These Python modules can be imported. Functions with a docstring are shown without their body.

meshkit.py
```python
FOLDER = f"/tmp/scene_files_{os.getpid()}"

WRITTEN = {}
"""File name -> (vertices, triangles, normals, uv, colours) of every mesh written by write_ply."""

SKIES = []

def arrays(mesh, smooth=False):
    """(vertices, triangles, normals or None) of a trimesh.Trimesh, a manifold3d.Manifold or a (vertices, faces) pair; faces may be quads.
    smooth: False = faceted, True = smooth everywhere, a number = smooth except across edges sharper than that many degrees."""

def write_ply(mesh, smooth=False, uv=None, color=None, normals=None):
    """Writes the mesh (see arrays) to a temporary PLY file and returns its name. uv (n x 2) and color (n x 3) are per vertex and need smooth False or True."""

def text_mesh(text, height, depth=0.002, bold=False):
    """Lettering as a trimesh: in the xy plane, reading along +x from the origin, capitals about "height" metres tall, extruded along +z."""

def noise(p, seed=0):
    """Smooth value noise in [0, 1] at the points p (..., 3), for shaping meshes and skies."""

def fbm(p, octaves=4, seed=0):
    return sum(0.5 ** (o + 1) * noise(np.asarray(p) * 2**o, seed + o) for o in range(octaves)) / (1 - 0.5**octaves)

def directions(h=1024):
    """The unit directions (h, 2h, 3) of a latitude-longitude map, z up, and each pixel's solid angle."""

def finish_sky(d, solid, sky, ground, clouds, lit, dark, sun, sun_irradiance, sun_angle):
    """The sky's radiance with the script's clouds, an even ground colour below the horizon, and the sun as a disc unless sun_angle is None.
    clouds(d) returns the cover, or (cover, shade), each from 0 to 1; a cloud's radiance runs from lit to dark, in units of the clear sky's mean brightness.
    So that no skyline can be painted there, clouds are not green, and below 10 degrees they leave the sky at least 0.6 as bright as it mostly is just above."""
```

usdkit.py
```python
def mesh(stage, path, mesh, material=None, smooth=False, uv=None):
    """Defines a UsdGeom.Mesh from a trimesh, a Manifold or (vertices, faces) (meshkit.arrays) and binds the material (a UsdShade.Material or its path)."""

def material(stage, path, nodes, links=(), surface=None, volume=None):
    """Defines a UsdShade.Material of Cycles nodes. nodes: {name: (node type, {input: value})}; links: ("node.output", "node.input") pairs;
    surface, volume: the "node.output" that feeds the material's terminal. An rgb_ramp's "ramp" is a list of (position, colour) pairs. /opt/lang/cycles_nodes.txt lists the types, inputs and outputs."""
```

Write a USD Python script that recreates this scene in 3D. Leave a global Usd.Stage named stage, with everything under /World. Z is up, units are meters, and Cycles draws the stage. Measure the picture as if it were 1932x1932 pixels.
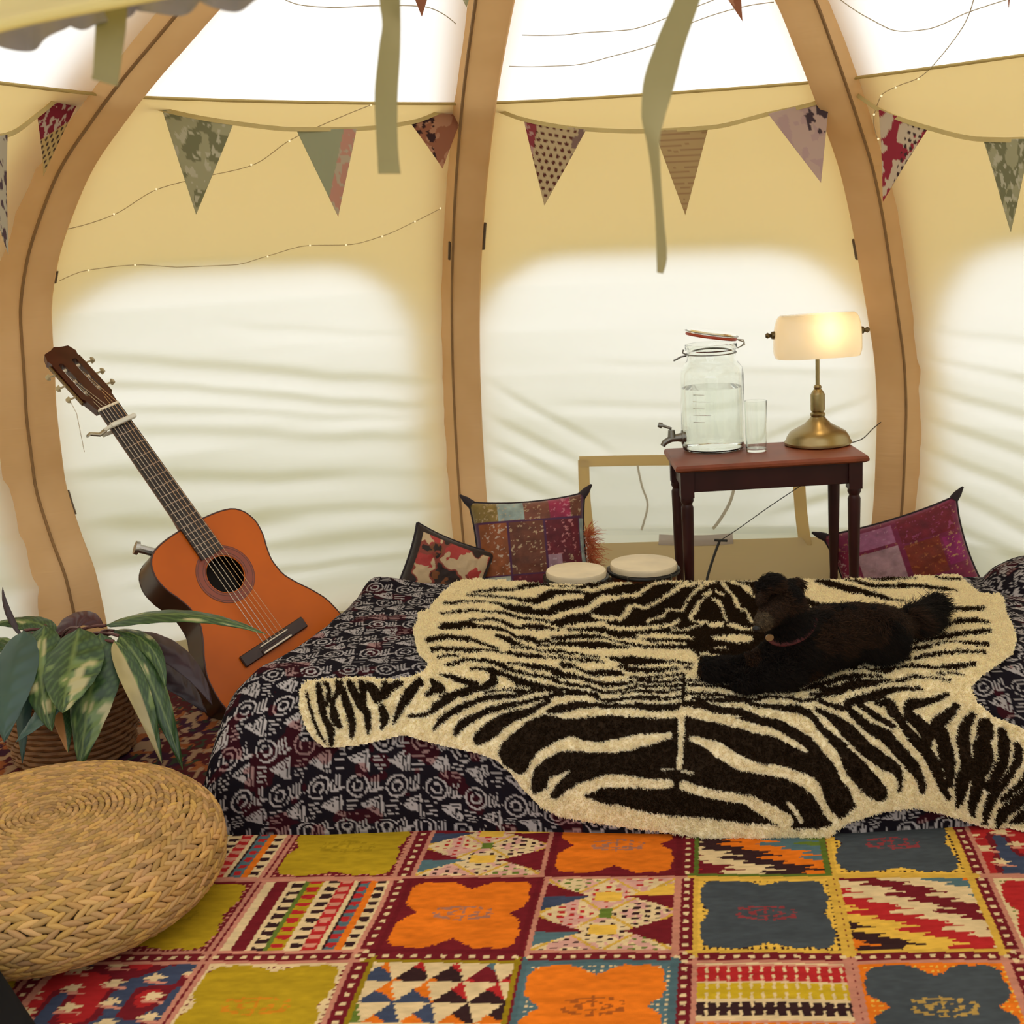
import math
import numpy as np
import trimesh
import manifold3d as m3
import usdkit
import meshkit
from pxr import Usd, UsdGeom, UsdLux, UsdShade, Gf, Sdf, Vt

stage = Usd.Stage.CreateInMemory()
UsdGeom.SetStageUpAxis(stage, 'Z')
UsdGeom.SetStageMetersPerUnit(stage, 1.0)
stage.SetDefaultPrim(UsdGeom.Xform.Define(stage, '/World').GetPrim())
UsdGeom.Scope.Define(stage, '/World/Looks')
_T = Sdf.ValueTypeNames

# ------------------------------------------------------------------ camera
H, FPX, PITCH, ROLL = 1.15, 2242.0, 0.2253, 0.0363
_cp, _sp, _c, _s = math.cos(PITCH), math.sin(PITCH), math.cos(ROLL), math.sin(ROLL)
_r0, FWD, _u0 = np.array([1.0, 0, 0]), np.array([0, _cp, -_sp]), np.array([0, _sp, _cp])
RIGHT, UP = _c * _r0 - _s * _u0, _s * _r0 + _c * _u0
EYE = np.array([0, 0, H])
cam = UsdGeom.Camera.Define(stage, '/World/camera')
M4 = Gf.Matrix4d(*RIGHT, 0, *UP, 0, *(-FWD), 0, *EYE, 1)
cam.AddTransformOp().Set(M4)
cam.CreateHorizontalApertureAttr(36.0)
cam.CreateVerticalApertureAttr(36.0)
cam.CreateFocalLengthAttr(36.0 * FPX / 1932)
cam.CreateFStopAttr(9.0)
cam.CreateFocusDistanceAttr(2.7)
cam.CreateClippingRangeAttr(Gf.Vec2f(0.05, 500.0))
cam.CreateExposureAttr(-1.6)

# ------------------------------------------------------------------ daylight: an overcast sky and a veiled sun
dome = UsdLux.DomeLight.Define(stage, '/World/sky')
dome.CreateIntensityAttr(1.6)
dome.CreateColorAttr(Gf.Vec3f(0.97, 0.985, 1.0))
sun = UsdLux.DistantLight.Define(stage, '/World/sun')
sun.CreateIntensityAttr(1.0)
sun.CreateAngleAttr(18.0)
sun.CreateColorAttr(Gf.Vec3f(1.0, 0.95, 0.86))
sun.AddRotateXYZOp().Set(Gf.Vec3f(-38.0, 16.0, 0.0))     # from behind the back wall, high up


# ------------------------------------------------------------------ helpers
def ray(px, py):
    d = (px - 966.0) * RIGHT - (py - 966.0) * UP + FPX * FWD
    return d / np.linalg.norm(d)


def on_z(px, py, z=0.0):
    """The point at height z that the photograph shows at this pixel."""
    d = ray(px, py)
    return EYE + d * ((z - H) / d[2])


def on_y(px, py, y):
    d = ray(px, py)
    return EYE + d * (y / d[1])


def pix(p):
    p = np.asarray(p, float) - EYE
    w = p @ FWD
    return 966 + FPX * (p @ RIGHT) / w, 966 - FPX * (p @ UP) / w


names = {}


def numbered(parent, name):
    k = names.get((parent, name), 0)
    names[(parent, name)] = k + 1
    return f'{parent}/{name}' + (f'_{k:03d}' if k else '')


def tag(p, label=None, cat=None, group=None, kind=None):
    p = p.GetPrim() if hasattr(p, 'GetPrim') else p
    for k, v in (('label', label), ('category', cat), ('group', group), ('kind', kind)):
        if v:
            p.SetCustomDataByKey(k, v)
    return p


def thing(name, label, cat, loc=(0, 0, 0), rot=None, group=None, kind=None):
    x = UsdGeom.Xform.Define(stage, numbered('/World', name))
    if rot is None:
        x.AddTranslateOp().Set(Gf.Vec3d(*map(float, loc)))
    else:
        r = np.asarray(rot, float)            # 3x3, columns are the local axes
        x.AddTransformOp().Set(Gf.Matrix4d(*r[:, 0], 0, *r[:, 1], 0, *r[:, 2], 0, *map(float, loc), 1))
    return tag(x, label, cat, group, kind)


def obj(name, mesh, mat, parent=None, smooth=35, color=None, label=None, kind=None):
    base = str(parent.GetPath()) if parent is not None else '/World'
    p = usdkit.mesh(stage, numbered(base, name), mesh, LOOK[mat], smooth=True if color is not None else smooth)
    if color is not None:
        UsdGeom.PrimvarsAPI(p).CreatePrimvar('col', _T.Color3fArray, 'vertex').Set(Vt.Vec3fArray.FromNumpy(np.asarray(color, np.float32)))
    return tag(p, label=label, kind=kind)


def copy_of(src, name, loc, rot, label=None, cat=None, group=None):
    x = UsdGeom.Xform.Define(stage, numbered('/World', name))
    r = np.asarray(rot, float)
    x.GetPrim().GetReferences().AddInternalReference(src.GetPath())
    x.ClearXformOpOrder()
    x.AddTransformOp().Set(Gf.Matrix4d(*r[:, 0], 0, *r[:, 1], 0, *r[:, 2], 0, *map(float, loc), 1))
    x.GetPrim().SetInstanceable(True)
    return tag(x, label, cat, group)


def tri(v, f):
    return trimesh.Trimesh(np.asarray(v, float), np.asarray(f, int), process=False)


def cat(*ms):
    return trimesh.util.concatenate([m for m in ms])


def man(m):
    if isinstance(m, m3.Manifold):
        a = m.to_mesh()
        return tri(a.vert_properties[:, :3], a.tri_verts)
    return m


def grid(P, closed_u=False):
    """Triangles over a (rows, columns, 3) array of points."""
    a, b = P.shape[:2]
    i, j = np.meshgrid(np.arange(a - 1), np.arange(b - (0 if closed_u else 1)), indexing='ij')
    j2 = (j + 1) % b
    q = np.stack([i * b + j, i * b + j2, (i + 1) * b + j2, (i + 1) * b + j], -1).reshape(-1, 4)
    return tri(P.reshape(-1, 3), np.vstack([q[:, [0, 1, 2]], q[:, [0, 2, 3]]]))


def sheet(P, t):
    """A grid of points given the thickness t: front, back and rim."""
    m = grid(P)
    n = m.vertex_normals
    a, b = P.shape[:2]
    k = a * b
    v = np.vstack([m.vertices + n * t / 2, m.vertices - n * t / 2])
    idx = np.arange(k).reshape(a, b)
    rim = np.concatenate([idx[0, :-1], idx[:-1, -1], idx[-1, :0:-1], idx[:0:-1, 0]])
    nx = np.roll(rim, -1)
    f = np.vstack([m.faces, m.faces[:, ::-1] + k, np.c_[nx, rim, rim + k], np.c_[nx, rim + k, nx + k]])
    return tri(v, f)


def tube(pts, r, n=8, cap=True, flat=1.0):
    """A swept round (or flattened) bar; r may vary along it."""
    p = np.asarray(pts, float)
    r = np.broadcast_to(np.asarray(r, float), len(p))
    t = np.gradient(p, axis=0)
    t /= np.maximum(np.linalg.norm(t, axis=1, keepdims=True), 1e-12)
    up = np.array([0, 0, 1.0]) if abs(t[0, 2]) < 0.9 else np.array([1.0, 0, 0])
    a = np.cross(t[0], up)
    a /= np.linalg.norm(a)
    ang = np.linspace(0, 2 * np.pi, n, endpoint=False)
    rings = []
    for k in range(len(p)):
        a = a - t[k] * (a @ t[k])
        a /= np.linalg.norm(a)
        b = np.cross(t[k], a)
        rings.append(p[k] + r[k] * (np.cos(ang)[:, None] * a + flat * np.sin(ang)[:, None] * b))
    m = grid(np.array(rings)[:, ::-1], True)
    v, f = m.vertices, m.faces
    if cap:
        k = len(v)
        v = np.vstack([v, p[0], p[-1]])
        i = np.arange(n)
        j = (i + 1) % n
        e = (len(p) - 1) * n
        f = np.vstack([f, np.c_[j, i, np.full(n, k)], np.c_[e + i, e + j, np.full(n, k + 1)]])
    return tri(v, f)


def lathe(prof, n=48):
    """Revolves (radius, z) points about z, from the bottom outside up; ends on the axis close it."""
    p = np.asarray(prof, float)
    a = np.linspace(0, 2 * np.pi, n, endpoint=False)
    P = np.stack([np.outer(p[:, 0], np.cos(a)), np.outer(p[:, 0], np.sin(a)), np.repeat(p[:, 1:2], n, 1)], -1)
    return grid(P, True)


def rbox(sx, sy, sz, r=0.004, seg=2, c=(0, 0, 0)):
    """A box with rounded edges, centred on c."""
    s = m3.Manifold.sphere(r, 4 * seg)
    h = np.array([sx, sy, sz]) / 2 - r
    m = m3.Manifold.batch_hull([s.translate((float(x), float(y), float(z))) for x in (-h[0], h[0]) for y in (-h[1], h[1]) for z in (-h[2], h[2])])
    return man(m.translate(tuple(map(float, c))))


def spline(pts, n=40):
    from scipy.interpolate import PchipInterpolator
    p = np.asarray(pts, float)
    d = np.r_[0, np.cumsum(np.linalg.norm(np.diff(p, axis=0), axis=1))]
    return PchipInterpolator(d, p)(np.linspace(0, d[-1], n))


def frame(x=None, y=None, z=None):
    """A right-handed 3x3 of axes from a z axis and an approximate x axis (or y and x)."""
    if z is not None:
        z = np.asarray(z, float) / np.linalg.norm(z)
        x = np.asarray(x, float) - z * (np.asarray(x, float) @ z)
        x /= np.linalg.norm(x)
        return np.stack([x, np.cross(z, x), z], 1)
    y = np.asarray(y, float) / np.linalg.norm(y)
    x = np.asarray(x, float) - y * (np.asarray(x, float) @ y)
    x /= np.linalg.norm(x)
    return np.stack([x, y, np.cross(x, y)], 1)


def fbm(p, seed=0, octaves=3):
    o, a, s = 0, 1.0, 0
    for k in range(octaves):
        o = o + a * meshkit.noise(np.asarray(p) * 2.0 ** k, seed + k)
        s += a
        a *= 0.5
    return o / s


# ------------------------------------------------------------------ materials
LOOK = {}


def look(name, nodes, links=(), surface='p.BSDF'):
    LOOK[name] = usdkit.material(stage, f'/World/Looks/{name}', nodes, links, surface=surface)


def plain(name, color, rough=0.5, metal=0.0, vary=0.12, scale=14.0, bump=0.0, bump_scale=120.0, **kw):
    """A principled surface whose colour wanders a little."""
    c = np.asarray(color, float)
    n = {'g': ('geometry', {}), 'n': ('noise_texture', {'scale': scale, 'detail': 4.0}),
         'r': ('rgb_ramp', {'ramp': [(0.25, tuple(c * (1 - vary))), (0.75, tuple(np.minimum(c * (1 + vary), 1)))]}),
         'p': ('principled_bsdf', {'roughness': rough, 'metallic': metal, **kw})}
    l = [('g.position', 'n.vector'), ('n.fac', 'r.fac'), ('r.color', 'p.base_color')]
    if bump:
        n['n2'] = ('noise_texture', {'scale': bump_scale, 'detail': 3.0})
        n['b'] = ('bump', {'strength': 0.6, 'distance': bump})
        l += [('g.position', 'n2.vector'), ('n2.fac', 'b.height'), ('b.normal', 'p.normal')]
    look(name, n, l)


def painted(name, rough=0.8, sheen=0.0, bump=0.0, bump_scale=300.0, spec=0.3, trans=0.0):
    """A surface that takes its colour from the mesh's own colour attribute (prints, weaves)."""
    n = {'a': ('attribute', {'attribute': 'col'}), 'p': ('principled_bsdf', {'roughness': rough, 'sheen_weight': sheen, 'specular_ior_level': spec})}
    l = [('a.color', 'p.base_color')]
    if bump:
        n.update(g=('geometry', {}), n2=('noise_texture', {'scale': bump_scale, 'detail': 2.0}), b=('bump', {'strength': 0.5, 'distance': bump}))
        l += [('g.position', 'n2.vector'), ('n2.fac', 'b.height'), ('b.normal', 'p.normal')]
    s = 'p.BSDF'
    if trans:
        n.update(t=('translucent_bsdf', {}), m=('mix_closure', {'fac': trans}))
        l += [('a.color', 't.color'), ('p.BSDF', 'm.closure1'), ('t.BSDF', 'm.closure2')]
        s = 'm.closure'
    look(name, n, l, s)


def canvas(name, color, through, fac, weave=0.0006):
    """Tent cloth: reflects and lets light through; fine horizontal slubs in the weave."""
    n = {'g': ('geometry', {}), 'mp': ('mapping', {'scale': (6.0, 6.0, 160.0)}), 'n': ('noise_texture', {'scale': 1.0, 'detail': 3.0}),
         'b': ('bump', {'strength': 0.35, 'distance': weave}),
         'd': ('diffuse_bsdf', {'color': color}), 't': ('translucent_bsdf', {'color': through}), 'm': ('mix_closure', {'fac': fac})}
    l = [('g.position', 'mp.vector'), ('mp.vector', 'n.vector'), ('n.fac', 'b.height'), ('b.normal', 'd.normal'), ('b.normal', 't.normal'),
         ('d.BSDF', 'm.closure1'), ('t.BSDF', 'm.closure2')]
    look(name, n, l, 'm.closure')


canvas('roof_cloth', (0.80, 0.76, 0.66), (0.99, 0.965, 0.91), 0.78)
canvas('wall_cloth', (0.82, 0.77, 0.64), (0.98, 0.95, 0.87), 0.62)
canvas('outer_cloth', (0.76, 0.58, 0.28), (0.93, 0.70, 0.29), 0.52)
look('sleeve_cloth', {'g': ('geometry', {}), 'mp': ('mapping', {'scale': (3.0, 3.0, 46.0)}), 'n': ('noise_texture', {'scale': 1.0, 'detail': 3.0, 'distortion': 0.3}),
     'n2': ('noise_texture', {'scale': 5.0, 'detail': 3.0}), 'r': ('rgb_ramp', {'ramp': [(0.3, (0.64, 0.42, 0.22)), (0.7, (0.74, 0.51, 0.29))]}), 'b': ('bump', {'strength': 0.5, 'distance': 0.004}),
     'd': ('diffuse_bsdf', {}), 't': ('translucent_bsdf', {'color': (0.80, 0.48, 0.20)}), 'm': ('mix_closure', {'fac': 0.20})},
     [('g.position', 'mp.vector'), ('mp.vector', 'n.vector'), ('n.fac', 'b.height'), ('b.normal', 'd.normal'), ('g.position', 'n2.vector'), ('n2.fac', 'r.fac'), ('r.color', 'd.color'),
      ('d.BSDF', 'm.closure1'), ('t.BSDF', 'm.closure2')], 'm.closure')
canvas('groundsheet_cloth', (0.55, 0.47, 0.30), (0.6, 0.5, 0.3), 0.25)
plain('seam_brown', (0.24, 0.13, 0.05), 0.8)
plain('seam_olive', (0.42, 0.30, 0.10), 0.85)
plain('grass', (0.20, 0.22, 0.075), 0.9, vary=0.3, scale=3.0)
plain('tab_dark', (0.10, 0.06, 0.03), 0.6)

painted('batik_cloth', 0.95, 0.0, 0.0006, 500, 0.06)
painted('pelt_cloth', 0.95)
painted('pelt_hair', 0.8, spec=0.1, trans=0.4)
painted('woven_cloth', 0.95, 0.0, 0.0012, 420, 0.06)
plain('red_wool', (0.13, 0.012, 0.015), 0.9)
plain('straw_dark', (0.10, 0.055, 0.02), 0.95)
painted('straw', 0.7, spec=0.35, bump=0.0008, bump_scale=260)
painted('leaf', 0.38, spec=0.45)
plain('stalk', (0.10, 0.03, 0.03), 0.5)
plain('soil', (0.02, 0.014, 0.01), 0.95)
plain('wicker', (0.22, 0.095, 0.03), 0.6, vary=0.3, scale=40.0)
plain('spruce', (0.50, 0.100, 0.004), 0.34, vary=0.14, scale=5.0, specular_ior_level=0.22)
plain('rosewood', (0.035, 0.013, 0.005), 0.3, vary=0.3, scale=9.0, specular_ior_level=0.4)
plain('dark_red_edge', (0.05, 0.01, 0.006), 0.4)
plain('black_inside', (0.012, 0.007, 0.004), 0.9)
plain('rosette_red', (0.22, 0.035, 0.008), 0.3)
plain('rosette_dark', (0.06, 0.015, 0.006), 0.4)
plain('ebony', (0.022, 0.012, 0.009), 0.4)
plain('ebony_red', (0.035, 0.012, 0.008), 0.4)
plain('mahogany', (0.13, 0.035, 0.015), 0.4)
plain('head_wood', (0.055, 0.010, 0.005), 0.3, vary=0.25, scale=20.0)
plain('fret_metal', (0.45, 0.33, 0.25), 0.35, 0.8)
plain('bone', (0.78, 0.70, 0.56), 0.4)
plain('bone_old', (0.42, 0.34, 0.20), 0.4)
plain('old_brass', (0.16, 0.10, 0.04), 0.4, 0.9)
plain('steel', (0.42, 0.41, 0.38), 0.3, 1.0)
plain('string_nylon', (0.55, 0.33, 0.15), 0.3)
plain('string_wound', (0.45, 0.36, 0.26), 0.35, 0.7)
plain('capo_white', (0.72, 0.70, 0.62), 0.35)
canvas('tape_cream', (0.66, 0.52, 0.27), (0.9, 0.72, 0.36), 0.35)
canvas('tape_grey', (0.55, 0.52, 0.45), (0.85, 0.8, 0.7), 0.5)
plain('tape_olive', (0.48, 0.36, 0.14), 0.85)
look('hatch_film', {'d': ('translucent_bsdf', {'color': (0.95, 0.95, 0.94)}), 't': ('transparent_bsdf', {'color': (0.98, 0.98, 0.98)}), 'm': ('mix_closure', {'fac': 0.88})}, [('d.BSDF', 'm.closure1'), ('t.BSDF', 'm.closure2')], 'm.closure')
canvas('flap_lilac', (0.62, 0.56, 0.52), (0.8, 0.75, 0.72), 0.45)
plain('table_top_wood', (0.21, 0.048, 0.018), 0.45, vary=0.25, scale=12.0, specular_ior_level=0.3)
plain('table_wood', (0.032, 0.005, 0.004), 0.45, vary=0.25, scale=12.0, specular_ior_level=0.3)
look('jar_glass', {'p': ('principled_bsdf', {'base_color': (0.97, 0.99, 0.97), 'transmission_weight': 1.0, 'roughness': 0.0, 'ior': 1.40})})
look('lid_glass', {'p': ('principled_bsdf', {'base_color': (0.90, 0.92, 0.90), 'transmission_weight': 1.0, 'roughness': 0.05, 'ior': 1.45})})
look('water', {'p': ('principled_bsdf', {'base_color': (0.98, 0.995, 0.985), 'transmission_weight': 1.0, 'roughness': 0.0, 'ior': 1.25})})
plain('seal_red', (0.42, 0.055, 0.02), 0.5)
plain('steel_dark', (0.20, 0.19, 0.17), 0.35, 0.9)
plain('brass', (0.33, 0.25, 0.12), 0.32, 1.0)
plain('brass_dark', (0.14, 0.10, 0.05), 0.4, 0.9)
look('opal_glass', {'d': ('diffuse_bsdf', {'color': (0.80, 0.74, 0.64)}), 't': ('translucent_bsdf', {'color': (0.95, 0.86, 0.70)}), 'm': ('mix_closure', {'fac': 0.6}),
                    'g': ('glossy_bsdf', {'roughness': 0.12, 'color': (1, 1, 1)}), 'f': ('fresnel', {'IOR': 1.4}), 'm2': ('mix_closure', {})},
     [('d.BSDF', 'm.closure1'), ('t.BSDF', 'm.closure2'), ('f.fac', 'm2.fac'), ('m.closure', 'm2.closure1'), ('g.BSDF', 'm2.closure2')], 'm2.closure')
look('bulb', {'e': ('emission', {'color': (1.0, 0.72, 0.38), 'strength': 55.0})}, (), 'e.emission')
look('fairy_bulb', {'e': ('emission', {'color': (1.0, 0.80, 0.45), 'strength': 3.5})}, (), 'e.emission')
plain('black_rubber', (0.015, 0.012, 0.010), 0.5)
plain('drum_wood', (0.20, 0.045, 0.010), 0.3, vary=0.25, scale=10.0)
plain('drum_skin', (0.78, 0.66, 0.46), 0.6)
plain('black_metal', (0.015, 0.014, 0.013), 0.3, 0.5)
painted('cushion_cloth', 0.6, 0.1, 0.0012, 220)
plain('piping_dark', (0.016, 0.008, 0.012), 0.8)
painted('dog_skin', 0.8)
painted('dog_hair', 0.6, spec=0.12)
plain('wet_black', (0.006, 0.005, 0.005), 0.4, specular_ior_level=0.3)
plain('collar_red', (0.07, 0.004, 0.005), 0.7)
painted('flag_cloth', 0.9, trans=0.3)
plain('copper_wire', (0.46, 0.38, 0.26), 0.5, 0.3)
canvas('strap_cloth', (0.40, 0.33, 0.17), (0.35, 0.27, 0.12), 0.15)
canvas('awning_cloth', (0.82, 0.74, 0.46), (0.97, 0.88, 0.58), 0.7)
canvas('trim_lilac', (0.46, 0.42, 0.47), (0.65, 0.6, 0.68), 0.4)
plain('black_leather', (0.008, 0.007, 0.007), 0.9, specular_ior_level=0.1)
canvas('skirt_cloth', (0.66, 0.55, 0.34), (0.85, 0.72, 0.42), 0.35)
# ------------------------------------------------------------------ tent shell
CX, CY = 0.125, 2.018
POLE_AZ = [math.radians(-7.55 + 40 * k) for k in range(9)]
PROF = np.array([(1.76, 0.0), (1.86, 0.12), (1.93, 0.25), (1.975, 0.40), (1.995, 0.55), (1.99, 0.70), (1.955, 0.85), (1.885, 1.00), (1.785, 1.13),
                 (1.69, 1.23), (1.575, 1.33), (1.44, 1.425), (1.31, 1.51), (1.16, 1.585), (1.0, 1.655), (0.75, 1.765), (0.5, 1.865), (0.25, 1.945), (0.06, 1.99)])
_pl = np.r_[0, np.cumsum(np.linalg.norm(np.diff(PROF, axis=0), axis=1))]
S_SEAM = float(np.interp(1.51, PROF[:, 1], _pl))


def prof_at(s):
    return np.interp(s, _pl, PROF[:, 0]), np.interp(s, _pl, PROF[:, 1])


cL = [(1.80, 0.03), (1.83, 0.25), (1.9, 0.39), (1.95, 0.54), (1.95, 0.69), (1.93, 0.84), (1.91, 0.99), (1.84, 1.13), (1.72, 1.26), (1.60, 1.36), (1.44, 1.45), (1.28, 1.53), (1.12, 1.60), (0.98, 1.66), (0.5, 1.84), (0.1, 1.95)]
cR = [(1.86, 0.03), (2.0, 0.18), (2.03, 0.36), (2.03, 0.54), (1.99, 0.71), (1.89, 0.88), (1.78, 1.04), (1.67, 1.19), (1.57, 1.30), (1.44, 1.40), (1.30, 1.50), (1.18, 1.58), (1.05, 1.66), (0.5, 1.84), (0.1, 1.95)]
cM = [(1.80, 0.02)] + [(r, z) for r, z in zip(*[np.interp(np.linspace(.15, 1.66, 12), PROF[:, 1], q) for q in (PROF[:, 0], PROF[:, 1])])] + [(0.5, 1.84), (0.1, 1.95)]
CURVES = {8: np.array(cL), 1: np.array(cR)}


def pole_r(k, z):
    c = CURVES.get(k % 9)
    return np.interp(z, PROF[:, 1], PROF[:, 0]) if c is None else np.interp(z, c[:, 1], c[:, 0])


def wall_r(k, t, z):
    """Radius of the hoop line between pole k and the next one."""
    q = t * t * (3 - 2 * t)
    return pole_r(k, z) * (1 - q) + pole_r(k + 1, z) * q


def polar(az, r, z):
    return np.stack(np.broadcast_arrays(CX + r * np.sin(az), CY + r * np.cos(az), z), -1)


# pulls and creases in the lining: from (across, height) to (across, height), breadth and depth in metres
FOLDS = {8: [(0.05, 0.86, 0.98, 0.66, 0.022, 0.022), (0.08, 0.78, 0.98, 0.58, 0.016, 0.016), (0.10, 0.70, 0.9, 0.56, 0.012, 0.008), (0.15, 0.62, 1.0, 0.47, 0.020, 0.012), (0.0, 0.52, 0.7, 0.40, 0.014, 0.009), (0.2, 0.47, 1.0, 0.36, 0.024, 0.012),
             (0.05, 0.36, 0.55, 0.29, 0.020, 0.022), (0.3, 0.34, 1.0, 0.26, 0.016, 0.012), (0.0, 0.26, 0.9, 0.18, 0.020, 0.016), (0.1, 0.17, 0.95, 0.11, 0.014, 0.012), (0.4, 0.93, 1.0, 0.82, 0.014, 0.008)],
         0: [(0.02, 0.72, 0.35, 0.42, 0.012, 0.012), (0.0, 0.62, 0.30, 0.36, 0.014, 0.016), (0.0, 0.53, 0.25, 0.32, 0.012, 0.014), (0.0, 0.42, 0.22, 0.26, 0.014, 0.016), (0.0, 0.32, 0.20, 0.2, 0.012, 0.012), (1.0, 0.62, 0.68, 0.44, 0.014, 0.012), (1.0, 0.50, 0.70, 0.36, 0.013, 0.016),
             (1.0, 0.42, 0.72, 0.30, 0.013, 0.014), (1.0, 0.33, 0.74, 0.22, 0.013, 0.014), (0.3, 0.74, 0.9, 0.66, 0.014, 0.005), (0.2, 0.60, 0.8, 0.55, 0.012, 0.005)],
         1: [(0.0, 0.86, 0.6, 0.74, 0.014, 0.010), (0.0, 0.76, 0.6, 0.62, 0.013, 0.012), (0.0, 0.66, 0.6, 0.50, 0.013, 0.014), (0.0, 0.56, 0.6, 0.38, 0.013, 0.014), (0.0, 0.46, 0.5, 0.30, 0.013, 0.014), (0.0, 0.36, 0.4, 0.22, 0.013, 0.012), (0.0, 0.25, 0.4, 0.14, 0.013, 0.010)],
         7: [(0.5, 0.7, 1.0, 0.5, 0.014, 0.012), (0.4, 0.5, 1.0, 0.34, 0.014, 0.012), (0.5, 0.34, 1.0, 0.22, 0.014, 0.012)]}


def panel_points(k, s0, s1, nu, nv, off=0.06, folds=0.0, seed=0, slant=0.0):
    t, s = np.meshgrid(np.linspace(0, 1, nu), np.linspace(s0, s1, nv))
    a0, a1 = POLE_AZ[k], POLE_AZ[k] + math.radians(40)
    z = prof_at(s)[1]
    r = wall_r(k, t, z)
    if off > 0.1:                              # the outer canvas comes in to the seam
        off = 0.062 + (off - 0.062) * np.clip((S_SEAM - s) / 0.10, 0, 1) ** 0.6
    r = (r + off) * (1 - 0.028 * 4 * t * (1 - t))
    if folds:
        edge = np.clip((np.minimum(t, 1 - t) - 0.03) * (8 if k != 7 else 4), 0, 1) ** 0.7
        low = np.clip((1.06 - z) / 0.30, 0, 1) * np.clip(z / 0.05, 0, 1)
        wob = 0.05 * (fbm(np.stack([t * 3, z * 3, z * 0 + k], -1), 3) - 0.5)
        d = 0 * z
        for t0, z0, t1, z1, wd, amp in FOLDS.get(k, ()):
            zc = z0 + (z1 - z0) * (t - t0) / (t1 - t0) + wob
            along = np.clip(np.minimum(t - min(t0, t1), max(t0, t1) - t) / 0.12 + 0.25, 0, 1)
            q = (z - zc) / wd
            d = d + amp * along * np.where(q > 0, np.exp(-(q * 1.0) ** 2), np.exp(-(q * 0.45) ** 2))
        q2 = fbm(np.stack([t * 1.6 + k, (z + 0.3 * slant * (t - 0.5)) * 9, z * 0 + 5], -1), seed + 9, 2)
        r = r - edge * low * (d + folds * (q2 - 0.5))
    return polar(a0 + (a1 - a0) * t, r, z)


def arch_mask(t, z, a0=0.10, a1=0.90, top=1.12, rad=0.30, half=0.68):
    """True inside the arched window of the outer canvas (t across the panel, z up)."""
    x = (t - 0.5 * (a0 + a1)) * 2 * half
    w = (a1 - a0) * half
    dx, dz = np.abs(x) - (w - rad), z - (top - rad)
    corner = (dx > 0) & (dz > 0)
    return np.where(corner, np.hypot(dx, dz) < rad, (np.abs(x) < w) & (z < top)) & (z > 0.03)


def outer_mesh(k, nu=84, nv=80):
    P = panel_points(k, 0.0, S_SEAM, nu, nv, off=0.125)
    t, s = np.meshgrid(np.linspace(0, 1, nu), np.linspace(0, S_SEAM, nv))
    z = prof_at(s)[1]
    m = grid(P)
    c = m.faces
    tc, zc = t.ravel()[c].mean(1), z.ravel()[c].mean(1)
    lo, hi = {8: (0.035, 0.875), 0: (0.03, 0.955), 1: (0.11, 0.96), 7: (0.08, 0.90)}.get(k, (0.10, 0.90))
    return tri(P.reshape(-1, 3), c[~arch_mask(tc, zc, lo, hi)])


ground = tri([(-40, -40, -0.03), (40, -40, -0.03), (40, 40, -0.03), (-40, 40, -0.03)], [(0, 1, 2), (0, 2, 3)])
tag(obj('ground', ground, 'grass'), 'grass around the tent', 'grass', kind='structure')

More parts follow.
